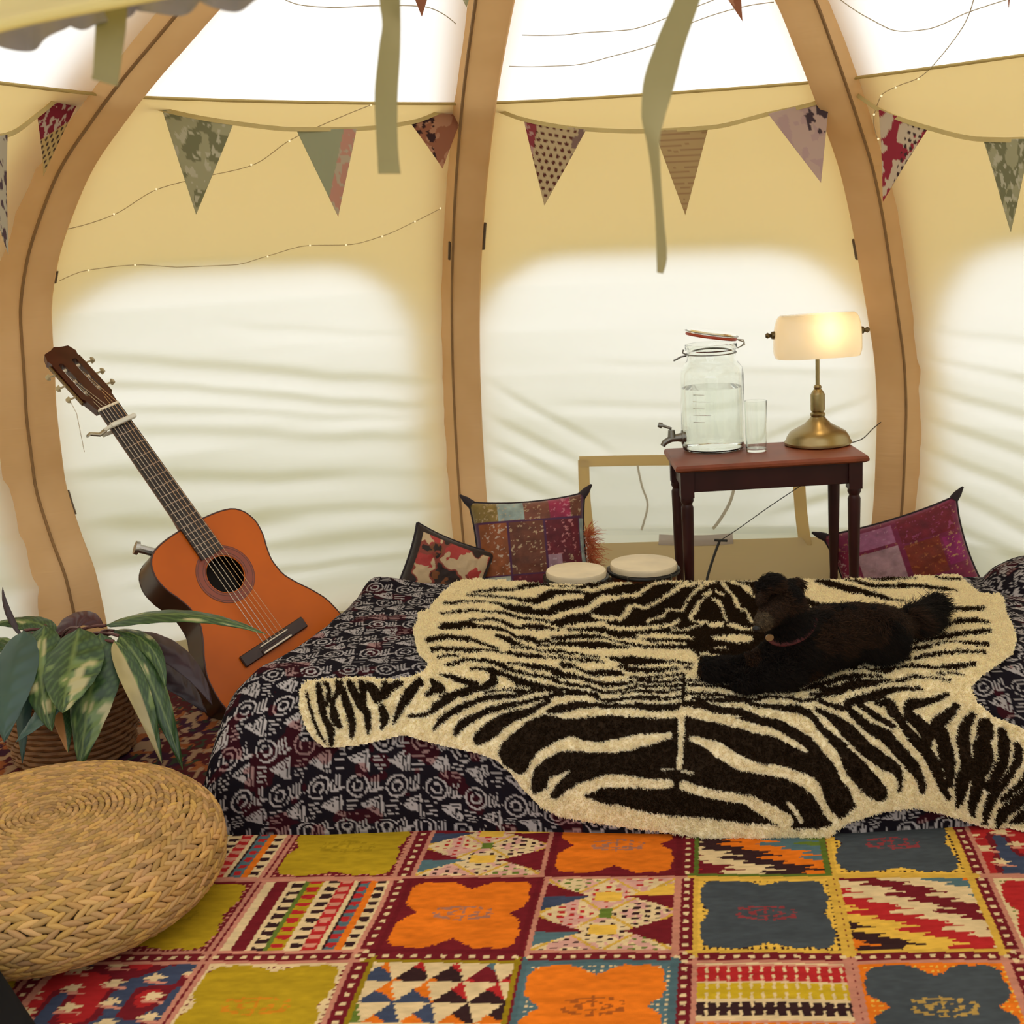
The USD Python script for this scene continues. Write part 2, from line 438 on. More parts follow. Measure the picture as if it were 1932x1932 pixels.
PANELS = {'wall_left': 7, 'wall_back_left': 8, 'wall_back': 0, 'wall_right': 1}
for nm, k in PANELS.items():
    a0, a1 = POLE_AZ[k], POLE_AZ[k] + math.radians(40)
    w = thing(nm, None, None, kind='structure')
    obj('inner_lining', grid(panel_points(k, 0, S_SEAM, 150, 200, folds=0.010, seed=k * 3 + 1, slant={7: 0, 8: -0.35, 0: 0.5, 1: 0.5}[k])), 'wall_cloth', w, smooth=True)
    obj('outer_canvas', outer_mesh(k), 'outer_cloth', w, smooth=True)
w = thing('wall_front', None, None, kind='structure')
for k in (2, 3, 4, 5, 6):
    a0, a1 = POLE_AZ[k], POLE_AZ[k] + math.radians(40)
    P = panel_points(k, 0, S_SEAM, 60, 60)
    m = grid(P)
    if k in (4, 5):                                  # the doorway the picture was taken through
        t, s = np.meshgrid(np.linspace(0, 1, 60), np.linspace(0, S_SEAM, 60))
        z = prof_at(s)[1]
        c = m.faces
        tt = (t + (k - 4)) / 2
        m = tri(m.vertices, c[~arch_mask(tt.ravel()[c].mean(1), z.ravel()[c].mean(1), 0.05, 0.95, 1.44, 0.32, 1.36)])
    obj('inner_lining', m, 'wall_cloth', w, smooth=True)
    if k not in (4, 5):
        obj('outer_canvas', outer_mesh(k, 60, 60), 'outer_cloth', w, smooth=True)
roof = thing('ceiling', None, None, kind='structure')
for k in range(9):
    a0 = POLE_AZ[k]
    obj('roof_panel', grid(panel_points(k, S_SEAM, _pl[-1], 60, 40)), 'roof_cloth', roof, smooth=True)
# the dark welt where roof and wall are sewn together
for k in range(9):
    t = np.linspace(0, 1, 50)
    z = prof_at(S_SEAM)[1]
    r = wall_r(k, t, z)
    p = polar(POLE_AZ[k] + math.radians(40) * t, (r + 0.052) * (1 - 0.028 * 4 * t * (1 - t)), z)
    obj('seam_welt', tube(p, 0.004, 8), 'seam_olive', roof)
fl = lathe([(0, -0.012), (1.80, -0.012), (1.83, 0.0), (1.80, 0.002), (0.9, 0.002), (0, 0.002)], 90)
fl.apply_translation((CX, CY, 0))
tag(obj('floor', fl, 'groundsheet_cloth'), kind='structure')

# ------------------------------------------------------------------ poles in their cloth sleeves
POLE_XY = {8: None}


def sleeve(k, label, fl_, fr_, curve, tabs, w=0.094):
    """A pole's sleeve: front face w wide, cheeks flaring by fl_ / fr_ to the wall."""
    az = POLE_AZ[k]
    e, side = np.array([math.sin(az), math.cos(az), 0]), np.array([math.cos(az), -math.sin(az), 0])
    n = 90
    c = spline(curve, n)                        # (r, z) of the front face
    d = np.gradient(c, axis=0)
    d /= np.linalg.norm(d, axis=1, keepdims=True)
    nrm = np.c_[d[:, 1], -d[:, 0]]              # outwards in the (r, z) plane
    th = thing('pole_sleeve', label, 'tent pole', (CX + 1.8 * e[0], CY + 1.8 * e[1], 0), group='pole sleeves around the tent wall')
    org = np.array([CX + 1.8 * e[0], CY + 1.8 * e[1], 0])
    lim = pole_r(k, c[:, 1]) + 0.058
    wob = 0.002 * (fbm(np.c_[np.linspace(0, 14, n), np.full(n, k), np.zeros(n)], 4) - 0.5)

    def at(off, x):
        rz = c + nrm * np.reshape(off, (-1, 1))
        return np.stack([CX + rz[:, 0] * e[0] + side[0] * x, CY + rz[:, 0] * e[1] + side[1] * x, rz[:, 1]], -1) - org
    dep = np.full(n, 0.072)
    ring = [at(dep, -w / 2 - fl_), at(dep * 0.45, -w / 2 - fl_ * 0.42 + wob), at(0.006 + 0 * dep, -w / 2 - 0.001), at(0 * dep, -w / 2 + 0.006), at(-0.004 + wob, 0), at(0 * dep, w / 2 - 0.006), at(0.006 + 0 * dep, w / 2 + 0.001),
            at(dep * 0.45, w / 2 + fr_ * 0.42 + wob), at(dep, w / 2 + fr_)]
    obj('sleeve', grid(np.stack(ring, 1)), 'sleeve_cloth', th, smooth=50)
    sgn = -1 if fl_ > fr_ else 1
    obj('seam_piping', tube(at(0.0 * dep, sgn * (w / 2 - 0.002)), 0.0042, 6), 'seam_brown', th)
    for z0, z1, sd in tabs:
        i = (c[:, 1] > z0) & (c[:, 1] < z1)
        p = at(0.012 + 0 * dep, sd * (w / 2 + 0.005))[i]
        obj('toggle_tab', tube(p, 0.006, 6, flat=0.6), 'tab_dark', th)
    return th


sleeve(8, 'tan cloth pole sleeve curving down behind the neck of the guitar', 0.13, 0.0, cL, [(1.05, 1.13, 1), (0.42, 0.5, 1)])
sleeve(0, 'tan cloth pole sleeve standing behind the patchwork cushion', 0.05, 0.0, cM, [(1.10, 1.20, 1), (1.08, 1.15, -1)])
sleeve(1, 'tan cloth pole sleeve curving down to the right of the lamp', 0.0, 0.06, cR, [(1.05, 1.12, -1)])

# ------------------------------------------------------------------ patterns shared by the textiles (colours are linear)
CREAM, ORANGE, YELLOW = (0.58, 0.42, 0.22), (0.60, 0.135, 0.009), (0.35, 0.225, 0.010)
BLUE, BURG, RED, NAVY = (0.048, 0.055, 0.060), (0.13, 0.010, 0.014), (0.36, 0.018, 0.018), (0.04, 0.05, 0.085)
DARK, GREEN, GOLD, PINK, TEAL = (0.03, 0.012, 0.012), (0.10, 0.14, 0.02), (0.62, 0.36, 0.05), (0.50, 0.20, 0.13), (0.07, 0.12, 0.13)


def put(col, mask, c):
    col[mask] = c


def seg(x, y, a, b):
    """Distance from points to a segment."""
    a, b = np.asarray(a, float), np.asarray(b, float)
    d = b - a
    t = np.clip(((x - a[0]) * d[0] + (y - a[1]) * d[1]) / max(d @ d, 1e-12), 0, 1)
    return np.hypot(x - a[0] - t * d[0], y - a[1] - t * d[1])


def in_poly(x, y, poly):
    p = np.asarray(poly, float)
    ins = np.zeros(np.shape(x), bool)
    for (x0, y0), (x1, y1) in zip(p, np.roll(p, -1, 0)):
        if y0 == y1:
            continue
        c = ((y0 > y) != (y1 > y)) & (x < (x1 - x0) * (y - y0) / (y1 - y0) + x0)
        ins ^= c
    return ins


def batik(a, b):
    """Block-printed cloth: rings, nested triangles, angles and bars in grey on near black. a, b in metres along the cloth."""
    T, U = 0.078, 0.088
    row = np.floor(b / U)
    x = a + 0.39 * T * (row % 2) + 0.004 * np.sin(b * 40)
    y = b + 0.003 * np.sin(a * 33)
    ci, cj = np.floor(x / T), np.floor(y / U)
    x, y = x - ci * T, y - cj * U
    h = np.modf(np.abs(np.sin(ci * 12.9898 + cj * 78.233) * 43758.5453))[0]
    d = np.hypot(x - 0.025, y - 0.062)
    ln = (np.abs(d - 0.0205) < 0.0019) | (np.abs(d - 0.0095) < 0.0022)
    for k, (px, py) in enumerate(((0.051, 0.076), (0.058, 0.080), (0.065, 0.083))):
        ln |= (seg(x, y, (px, py), (px, py - 0.024)) < 0.0016) | (seg(x, y, (px, py - 0.024), (px + 0.013, py - 0.024)) < 0.0016)
    for s, w in ((1.0, 0.0017), (0.62, 0.0015), (0.28, 0.0022)):
        c = np.array([0.0545, 0.022])
        P = [c + s * np.array(q) for q in ((-0.023, 0.004), (0.017, 0.021), (0.014, -0.020))]
        for p, q in zip(P, P[1:] + P[:1]):
            ln |= seg(x, y, p, q) < w
    for k in range(4):
        ln |= seg(x, y, (0.004, 0.006 + 0.0085 * k), (0.022 + 0.004 * (k % 2), 0.007 + 0.0085 * k)) < 0.0014
    ln |= seg(x, y, (0.074, 0.0), (0.074, 0.034)) < 0.0012
    n = fbm(np.stack([a * 130, b * 130, a * 0], -1), 5, 2)
    fade = fbm(np.stack([a * 9, b * 9, a * 0 + 3], -1), 8, 2)
    col = np.empty(a.shape + (3,))
    col[:] = (0.008, 0.006, 0.009)
    redcell = (fbm(np.stack([a * 22, b * 22, a * 0 + 9], -1), 12, 2) > 0.66)
    col[redcell] = (0.026, 0.004, 0.007)
    ink = ln & (n > 0.30)
    lc = np.where((redcell & (h < 0.6))[..., None], np.array([0.27, 0.16, 0.155]), np.array([0.37, 0.335, 0.33])) * (0.62 + 0.55 * fade)[..., None]
    col[ink] = lc[ink]
    return col


# ------------------------------------------------------------------ low mattress under a block-printed cover
def bed_xl(y):
    return np.interp(y, [2.10, 2.17, 2.33, 2.45, 2.65, 3.02], [-0.655, -0.66, -0.635, -0.585, -0.50, -0.415])


def bed_yn(x):
    return np.interp(x, [-0.62, -0.40, -0.178, 0.32, 0.63, 0.94, 1.6], [2.185, 2.165, 2.17, 2.115, 2.095, 2.11, 2.12])


def bed_yf(x):
    return np.interp(x, [-0.45, -0.15, 0.31, 0.71, 1.14, 1.6], [3.05, 3.03, 2.99, 2.96, 2.95, 2.95])


BED_XR, BED_H = 1.62, 0.285


def _round(t, p=2.3):
    t = np.clip(t, 0, 1)
    return np.maximum(1 - (1 - t) ** p, 0) ** (1 / p)


def bed_z(x, y):
    x, y = np.asarray(x, float), np.asarray(y, float)
    f = _round((y - bed_yn(x)) / 0.25, 2.2)
    z = f * _round((bed_yf(x) - y) / 0.10, 2.0) * _round((x - bed_xl(y)) / 0.085, 2.4) * _round((BED_XR - x) / 0.10, 2.2)
    q = np.stack([x * 3.1, y * 3.6, x * 0], -1)
    h = BED_H + 0.035 * (fbm(q, 21, 2) - 0.5) + 0.008 * (fbm(q * 4, 22, 2) - 0.5)
    h = h + 0.03 * np.exp(-((x + 0.36) / 0.11) ** 2 - ((y - 2.96) / 0.08) ** 2)
    h = h - 0.010 * np.exp(-((x - 0.31) / 0.05) ** 2)
    return h * z


def bed_frac(n):
    """Steps across the mattress that are even along its curved section."""
    y = np.linspace(0, 1, 800)
    Y = bed_yn(0.3) + y * (bed_yf(0.3) - bed_yn(0.3))
    z = bed_z(np.full(800, 0.3), Y)
    s = np.r_[0, np.cumsum(np.hypot(np.diff(Y), np.diff(z)))]
    return np.interp(np.linspace(0, s[-1], n), s, y), np.linspace(0, s[-1], n)


nb = 380
fy, sy = bed_frac(nb)
ux = np.r_[0, np.cumsum(np.r_[np.full(40, 0.35), np.full(700, 1.0)])]
ux = ux / ux[-1]
V, Uu = np.meshgrid(fy, ux, indexing='ij')
Y = None
X = -0.6 + Uu * (BED_XR + 0.6)
Y = bed_yn(X) + V * (bed_yf(X) - bed_yn(X))
for _ in range(3):
    XL = bed_xl(Y)
    X = XL + Uu * (BED_XR - XL)
    Y = bed_yn(X) + V * (bed_yf(X) - bed_yn(X))
Zb = bed_z(X, Y)
side = np.maximum(0, 0.10 - (X - bed_xl(Y))) * 0.9
bc = batik(X + 0.35 * (0.285 - Zb) * (X - bed_xl(Y) < 0.085) * 0 + 3.0, np.repeat(sy[:, None], X.shape[1], 1) + 0.05 * np.sin(X * 5) + 0.01)
bed = thing('mattress', 'long low mattress under a black and grey block-printed cover lying under the zebra rug', 'mattress', (0.45, 2.55, 0))
obj('cover', grid(np.stack([X, Y, Zb + 0.003], -1)[:, ::-1] - np.array([0.45, 2.55, 0])), 'batik_cloth', bed, color=bc[:, ::-1].reshape(-1, 3))


def on_bed(px, py, off=0.0, zf=bed_z):
    """Where the photograph's pixels fall on the mattress (or the floor before it)."""
    px, py = np.broadcast_arrays(np.asarray(px, float), np.asarray(py, float))
    d = (px[..., None] - 966) * RIGHT - (py[..., None] - 966) * UP + FPX * FWD
    d = d / d[..., 1:2]
    lo, hi = np.full(px.shape, 1.5), np.full(px.shape, 3.4)
    y = np.linspace(1.75, 3.25, 240)
    out = np.full(px.shape, np.nan)
    prev = None
    for yy in y:
        z = H + d[..., 2] * yy
        g = np.maximum(zf(d[..., 0] * yy, np.full(px.shape, yy)), 0) + off - z
        if prev is not None:
            c = np.isnan(out) & (g >= 0) & (prev < 0)
            out[c] = yy - (g[c] / (g[c] - prev[c])) * (y[1] - y[0])
        prev = g
    far = np.isnan(out)
    out[far] = 3.25
    return np.stack([d[..., 0] * out, out, H + d[..., 2] * out], -1), far


# ------------------------------------------------------------------ zebra rug
ZEBRA_EDGE = [(565, 1316), (569, 1300), (582, 1291), (640, 1287), (690, 1286), (740, 1288), (775, 1285), (800, 1272), (806, 1262), (790, 1245), (781, 1215), (780, 1195), (788, 1180), (788, 1166), (810, 1160), (816, 1148), (830, 1130), (850, 1112), (880, 1099), (900, 1095), (935, 1100), (1000, 1108), (1030, 1111), (1110, 1110), (1180, 1108), (1300, 1105), (1420, 1107), (1510, 1104), (1600, 1102), (1700, 1098), (1800, 1093), (1815, 1096), (1818, 1104), (1832, 1115), (1850, 1130), (1870, 1131), (1885, 1129), (1893, 1140), (1900, 1170), (1913, 1200), (1918, 1220), (1910, 1245), (1880, 1265), (1850, 1285), (1829, 1305), (1840, 1330), (1870, 1355), (1932, 1378), (1985, 1400), (2035, 1440), (2055, 1500), (2045, 1560), (2000, 1590), (1960, 1588), (1932, 1582), (1870, 1566), (1810, 1546), (1760, 1531), (1720, 1523), (1660, 1531), (1600, 1551), (1570, 1573), (1545, 1587), (1500, 1589), (1420, 1589), (1330, 1580), (1250, 1568), (1150, 1555), (1060, 1540), (1020, 1520), (990, 1490), (965, 1460), (940, 1437), (900, 1423), (850, 1413), (800, 1402), (765, 1391), (740, 1396), (690, 1408), (640, 1413), (612, 1412), (590, 1395), (575, 1370), (566, 1340)]
# the markings, as strokes (along, across, breadth) and patches of the pelt, from the tail end to the neck; 1 = brown, 0 = cream
S1 = (760, 1080, 6.44)
S2 = (1040, 1080, 6.44)
S3 = (1320, 1080, 6.44)
S4 = (1600, 1080, 5.82)
S5 = (820, 1300, 4.6)
S6 = (1200, 1290, 4.6)
S7 = (1540, 1290, 4.93)
S8 = (540, 1060, 2.76)
MARKS = [
    (S2, 'p1', [(0, 240), (330, 230), (620, 180), (1932, 160), (1932, 1180), (1700, 1010), (1300, 1000), (900, 1000), (500, 1010), (0, 960)]),
    (S3, 'p1', [(0, 160), (700, 175), (900, 400), (900, 900), (640, 1150), (300, 1200), (0, 1240)]),
    (S3, 1, [(640, 300, 60), (1000, 330, 70), (1400, 470, 80), (1932, 560, 80), (2400, 640, 60), (2900, 620, 40)]),
    (S3, 1, [(640, 480, 60), (1000, 520, 70), (1400, 640, 80), (1932, 720, 80), (2400, 760, 50), (2900, 740, 30)]),
    (S3, 1, [(640, 640, 60), (1000, 690, 70), (1500, 800, 70), (1932, 850, 60), (2500, 840, 40)]),
    (S3, 1, [(500, 830, 50), (900, 850, 60), (1400, 920, 60), (1932, 960, 50), (2300, 940, 30)]),
    (S3, 1, [(500, 1000, 60), (900, 1000, 60), (1400, 1030, 50), (1932, 1020, 30)]),
    (S3, 1, [(300, 1160, 60), (800, 1140, 50), (1300, 1120, 30)]),
    (S6, 'p1', [(0, 310), (430, 310), (700, 350), (1000, 290), (1250, 340), (1500, 470), (1640, 620), (1800, 820), (1890, 1050), (1740, 1180), (1620, 1240), (1400, 1240), (1150, 1200), (900, 1190), (600, 1150), (300, 1130), (0, 1080)]),
    (S1, 1, [(850, 310, 12), (1000, 300, 20), (1190, 280, 35), (1290, 290, 25), (1400, 265, 35), (1560, 235, 50), (1720, 215, 35), (1932, 240, 12)]),
    (S1, 1, [(780, 350, 12), (950, 360, 22), (1130, 370, 18), (1350, 395, 25), (1500, 420, 45), (1620, 425, 75), (1740, 360, 95), (1932, 310, 80)]),
    (S1, 1, [(510, 455, 30), (640, 450, 28), (760, 430, 20), (1000, 435, 8), (1150, 450, 14), (1230, 480, 40), (1350, 510, 80), (1500, 535, 90), (1640, 560, 70), (1790, 560, 90), (1932, 520, 100)]),
    (S1, 1, [(450, 575, 8), (560, 565, 18), (700, 550, 26), (860, 535, 26), (1000, 555, 16), (1180, 560, 25), (1300, 595, 38), (1480, 640, 30), (1600, 645, 18), (1740, 665, 25), (1932, 680, 90)]),
    (S1, 1, [(800, 655, 12), (940, 650, 28), (1080, 645, 30), (1190, 670, 30), (1300, 720, 45), (1400, 755, 35), (1520, 735, 50), (1640, 745, 75), (1760, 755, 40), (1932, 770, 20)]),
    (S1, 1, [(430, 760, 10), (520, 735, 75), (640, 725, 85), (780, 710, 70), (900, 730, 35), (1080, 750, 35), (1200, 770, 50), (1300, 810, 25), (1360, 860, 20)]),
    (S1, 1, [(310, 905, 60), (400, 890, 70), (540, 870, 55), (720, 880, 55), (840, 905, 45), (960, 945, 25), (1080, 985, 25), (1160, 1005, 14)]),
    (S1, 1, [(1130, 850, 15), (1220, 870, 50), (1320, 925, 60), (1420, 955, 25), (1480, 965, 10)]),
    (S1, 1, [(1340, 860, 15), (1450, 880, 50), (1560, 890, 60), (1620, 925, 50), (1760, 915, 30), (1932, 890, 35)]),
    (S1, 1, [(370, 1020, 45), (450, 1005, 40), (600, 1015, 35), (800, 1025, 40), (1000, 1030, 25), (1150, 1040, 18)]),
    (S1, 1, [(1300, 1000, 10), (1450, 1000, 22), (1600, 1015, 20), (1700, 1045, 16), (1932, 1040, 40)]),
    (S1, 1, [(1180, 1055, 12), (1300, 1065, 30), (1440, 1085, 45), (1600, 1095, 50), (1780, 1110, 20), (1932, 1110, 25)]),
    (S1, 1, [(1620, 970, 12), (1780, 965, 20), (1932, 945, 22)]),
    (S1, 1, [(430, 1105, 12), (530, 1090, 26), (690, 1090, 14)]),
    (S1, 1, [(520, 1190, 18), (660, 1170, 28), (760, 1140, 22), (900, 1145, 30), (1050, 1160, 40), (1180, 1190, 45), (1260, 1240, 40), (1380, 1270, 35), (1500, 1300, 30), (1640, 1320, 30), (1800, 1360, 25), (1932, 1400, 25)]),
    (S1, 1, [(1280, 1180, 25), (1400, 1190, 18), (1560, 1215, 50), (1760, 1240, 55), (1932, 1300, 60)]),
    (S1, 1, [(810, 1240, 10), (900, 1235, 28), (1010, 1240, 12)]),
    (S1, 1, [(450, 1300, 10), (560, 1315, 35), (680, 1355, 60), (800, 1395, 60), (900, 1405, 50), (820, 1450, 40), (700, 1490, 35), (560, 1525, 30), (450, 1560, 20)]),
    (S1, 1, [(1030, 1255, 50), (1120, 1290, 90), (1110, 1370, 110), (1020, 1430, 70), (900, 1480, 40), (760, 1550, 30)]),
    (S1, 1, [(1150, 1290, 60), (1290, 1330, 45), (1420, 1390, 90), (1560, 1420, 80), (1720, 1450, 50), (1932, 1480, 30)]),
    (S1, 1, [(330, 1350, 20), (400, 1410, 80), (480, 1465, 90), (400, 1480, 80), (290, 1540, 40)]),
    (S1, 1, [(200, 1390, 90), (140, 1450, 110), (60, 1510, 90)]),
    (S1, 1, [(1000, 1510, 18), (1250, 1480, 20), (1400, 1490, 18), (1932, 1500, 16)]),
    (S2, 0, [(0, 215, 45), (250, 215, 40), (480, 175, 25), (600, 150, 20)]),
    (S2, 0, [(0, 265, 40), (200, 270, 25), (330, 275, 20), (480, 290, 55), (640, 250, 55), (830, 205, 45), (1040, 190, 35)]),
    (S2, 0, [(0, 430, 80), (130, 390, 80), (260, 370, 70), (370, 370, 70)]),
    (S2, 0, [(0, 640, 60), (130, 590, 70), (280, 555, 70), (440, 525, 70), (540, 450, 80), (640, 400, 80), (760, 380, 55), (900, 360, 40), (1050, 350, 50), (1130, 290, 45), (1230, 230, 40), (1350, 195, 30), (1560, 185, 25), (1700, 170, 20)]),
    (S2, 0, [(490, 600, 20), (560, 620, 40), (700, 640, 45), (820, 640, 45), (890, 580, 60), (930, 510, 60), (1010, 480, 45), (1120, 500, 28), (1200, 475, 34), (1350, 400, 38), (1450, 330, 38), (1560, 250, 50), (1700, 215, 40), (1932, 170, 24)]),
    (S2, 0, [(1150, 690, 28), (1250, 645, 24), (1380, 610, 28), (1430, 530, 30), (1480, 525, 20), (1580, 545, 22), (1630, 500, 28), (1640, 440, 28), (1720, 340, 32), (1790, 270, 36), (1890, 210, 32)]),
    (S2, 0, [(1680, 630, 25), (1740, 570, 50), (1780, 470, 40), (1850, 400, 22), (1932, 330, 32)]),
    (S2, 0, [(1680, 640, 18), (1760, 680, 20), (1880, 680, 18), (1780, 730, 22), (1640, 775, 24), (1480, 770, 22)]),
    (S2, 0, [(140, 765, 25), (280, 725, 50), (460, 715, 60), (640, 710, 60), (700, 745, 45), (850, 760, 42), (1000, 760, 42), (1200, 750, 42), (1380, 735, 38), (1500, 710, 42), (1560, 660, 36)]),
    (S2, 0, [(0, 730, 30), (90, 760, 30), (160, 775, 22)]),
    (S2, 0, [(0, 830, 60), (120, 820, 50), (230, 820, 42), (350, 810, 30), (540, 820, 30), (680, 850, 28), (800, 900, 38), (950, 905, 42), (1100, 935, 60), (1200, 950, 34), (1400, 940, 28), (1640, 940, 24)]),
    (S2, 0, [(1030, 850, 34), (1150, 860, 55), (1350, 855, 65), (1550, 860, 50), (1740, 890, 24)]),
    (S2, 0, [(0, 915, 18), (130, 915, 18), (300, 905, 30), (500, 905, 32), (640, 910, 28), (760, 945, 24), (950, 980, 18), (1100, 1020, 16)]),
    (S2, 0, [(0, 990, 50), (150, 1000, 42), (320, 1045, 45), (500, 1065, 60), (700, 1085, 60), (900, 1075, 60), (1100, 1085, 50), (1300, 1120, 42), (1500, 1140, 42), (1650, 1150, 34)]),
    (S2, 0, [(1450, 1020, 24), (1580, 1060, 34), (1700, 1130, 38), (1760, 1180, 24)]),
    (S2, 1, [(680, 1110, 25), (800, 1140, 50), (950, 1160, 95), (1100, 1165, 85), (1300, 1165, 50), (1500, 1175, 25), (1720, 1190, 20)]),
    (S2, 1, [(0, 1045, 30), (200, 1060, 24), (420, 1095, 18), (600, 1120, 14)]),
    (S2, 1, [(0, 1110, 20), (200, 1125, 22), (380, 1150, 30), (520, 1150, 25), (640, 1180, 14)]),
    (S2, 1, [(110, 1205, 40), (230, 1210, 60), (300, 1240, 30), (450, 1290, 25), (560, 1320, 25)]),
    (S2, 1, [(470, 1290, 20), (600, 1290, 60), (760, 1290, 50), (880, 1300, 30)]),
    (S2, 1, [(840, 1215, 40), (960, 1250, 50), (1100, 1265, 50), (1250, 1270, 45), (1400, 1260, 28), (1600, 1245, 20), (1700, 1240, 20)]),
    (S2, 1, [(0, 1255, 50), (100, 1310, 60), (260, 1330, 50), (420, 1365, 35), (560, 1400, 40), (700, 1425, 50), (850, 1410, 40), (1000, 1390, 22), (1150, 1370, 18), (1300, 1400, 20), (1450, 1390, 20), (1620, 1340, 18)]),
    (S2, 1, [(960, 1340, 16), (1150, 1340, 16), (1350, 1330, 22), (1620, 1300, 18)]),
    (S2, 1, [(0, 1345, 30), (120, 1400, 35), (280, 1425, 30), (450, 1440, 25), (580, 1490, 30), (720, 1510, 30), (900, 1480, 22), (1100, 1430, 24), (1300, 1450, 22), (1500, 1440, 22), (1620, 1400, 18)]),
    (S2, 1, [(0, 1440, 20), (200, 1480, 25), (380, 1500, 25), (560, 1530, 25)]),
    (S2, 1, [(850, 1530, 22), (1100, 1490, 22), (1350, 1500, 22), (1600, 1470, 20)]),
    (S3, 0, [(0, 270, 32), (100, 215, 32), (200, 180, 24)]), (S3, 0, [(50, 350, 28), (140, 310, 32)]), (S3, 0, [(200, 300, 34), (280, 350, 34)]),
    (S3, 0, [(170, 400, 28), (240, 460, 45), (280, 530, 36), (310, 630, 28), (340, 680, 20)]),
    (S3, 0, [(280, 200, 40), (350, 290, 40), (420, 390, 45), (500, 520, 36), (560, 540, 32), (600, 640, 36), (650, 700, 32), (740, 700, 28)]),
    (S3, 0, [(400, 200, 28), (500, 225, 28), (590, 280, 70), (660, 360, 34), (750, 430, 45)]),
    (S3, 0, [(0, 185, 24), (300, 170, 22), (560, 170, 26), (680, 180, 22)]),
    (S3, 0, [(0, 690, 26), (90, 680, 26)]), (S3, 0, [(130, 720, 60), (270, 715, 60)]), (S3, 0, [(350, 720, 42), (440, 740, 55), (540, 770, 32), (660, 770, 28)]),
    (S3, 0, [(170, 880, 24), (300, 880, 60), (450, 890, 100), (600, 890, 70)]),
    (S3, 0, [(170, 990, 18), (350, 1010, 22)]), (S3, 0, [(30, 1070, 28), (150, 1080, 32), (270, 1100, 22)]),
    (S3, 0, [(0, 1260, 50), (250, 1260, 40), (420, 1290, 40), (560, 1370, 50), (800, 1400, 60), (1000, 1400, 70), (1200, 1310, 80), (1450, 1230, 60), (1700, 1130, 60), (1932, 1060, 60)]),
    (S3, 0, [(1180, 195, 22), (1300, 225, 60), (1450, 280, 95), (1600, 340, 110), (1720, 360, 80), (1932, 355, 26)]),
    (S3, 1, [(1400, 185, 28), (1600, 220, 70), (1800, 280, 70), (1932, 310, 60)]),
    (S3, 1, [(1530, 105, 12), (1700, 110, 18)]), (S3, 1, [(1750, 160, 14), (1932, 185, 26)]),
    (S3, 1, [(0, 1310, 16), (250, 1310, 20), (400, 1340, 20), (520, 1400, 20), (700, 1450, 18), (850, 1430, 16), (1000, 1480, 16)]),
    (S3, 1, [(0, 1365, 14), (300, 1390, 16), (450, 1430, 16), (600, 1480, 18), (800, 1490, 14)]),
    (S3, 1, [(0, 1425, 20), (300, 1460, 20), (450, 1500, 18)]),
    (S3, 1, [(950, 1390, 14), (1100, 1410, 30), (1250, 1370, 36), (1500, 1330, 16)]),
    (S3, 1, [(1450, 1190, 26), (1600, 1160, 22), (1932, 1130, 22)]),
    (S3, 1, [(1180, 1270, 12), (1500, 1280, 26), (1700, 1230, 36), (1932, 1180, 32)]),
    (S3, 1, [(1000, 1500, 22), (1250, 1480, 26), (1400, 1420, 50), (1550, 1390, 42), (1750, 1330, 36), (1932, 1310, 36)]),
    (S3, 1, [(1350, 1530, 30), (1600, 1490, 34), (1750, 1450, 50), (1932, 1400, 40)]),
    (S4, 0, [(0, 320, 26), (200, 345, 26), (330, 385, 40), (480, 405, 50), (620, 420, 50)]),
    (S4, 1, [(200, 120, 14), (350, 135, 40), (550, 130, 24), (750, 125, 10)]),
    (S4, 1, [(80, 150, 14), (200, 200, 40), (400, 225, 36), (600, 215, 40), (800, 220, 36), (1000, 245, 36), (1200, 270, 16)]),
    (S4, 1, [(0, 235, 50), (150, 280, 48), (330, 330, 46), (480, 370, 20), (600, 380, 14)]),
    (S4, 1, [(960, 120, 12), (1060, 140, 25), (1230, 140, 22)]),
    (S4, 1, [(1130, 470, 16), (1300, 480, 40), (1480, 470, 40)]),
    (S4, 1, [(700, 670, 16), (900, 665, 20), (1080, 645, 36), (1200, 605, 40), (1370, 600, 36), (1540, 625, 10)]),
    (S4, 0, [(600, 735, 20), (760, 700, 24)]),
    (S4, 1, [(480, 920, 12), (700, 850, 26), (900, 810, 32), (1100, 770, 50), (1300, 740, 50), (1550, 720, 36)]),
    (S4, 1, [(650, 910, 10), (800, 900, 40), (950, 865, 24), (1150, 835, 12), (1350, 850, 26), (1530, 860, 32)]),
    (S4, 1, [(0, 1060, 14), (120, 1050, 36), (300, 1015, 45), (500, 1000, 14), (650, 1010, 22), (850, 980, 40), (1050, 950, 34), (1250, 935, 32), (1490, 945, 24)]),
    (S4, 1, [(0, 1110, 40), (150, 1110, 18), (280, 1135, 26), (400, 1130, 55), (560, 1095, 24), (750, 1085, 32), (950, 1105, 26), (1150, 1090, 45), (1370, 1065, 32)]),
    (S4, 1, [(0, 1210, 22), (150, 1190, 32), (350, 1200, 18)]),
    (S4, 1, [(0, 1330, 36), (180, 1290, 36), (380, 1245, 40), (480, 1250, 14), (580, 1240, 24), (700, 1195, 36), (850, 1200, 20), (1100, 1240, 14)]),
    (S4, 1, [(960, 1165, 26), (1080, 1160, 14), (1260, 1180, 10)]),
    (S5, 1, [(0, 360, 25), (60, 300, 40), (150, 230, 55), (280, 170, 50), (420, 120, 40), (560, 100, 40), (700, 90, 32), (850, 60, 26), (1000, 20, 22)]),
    (S5, 1, [(190, 400, 40), (240, 330, 70), (330, 280, 65), (450, 220, 55), (580, 190, 50), (700, 160, 40), (800, 140, 36), (950, 110, 30), (1100, 80, 30), (1300, 70, 26), (1500, 130, 22), (1700, 110, 20), (1932, 100, 20)]),
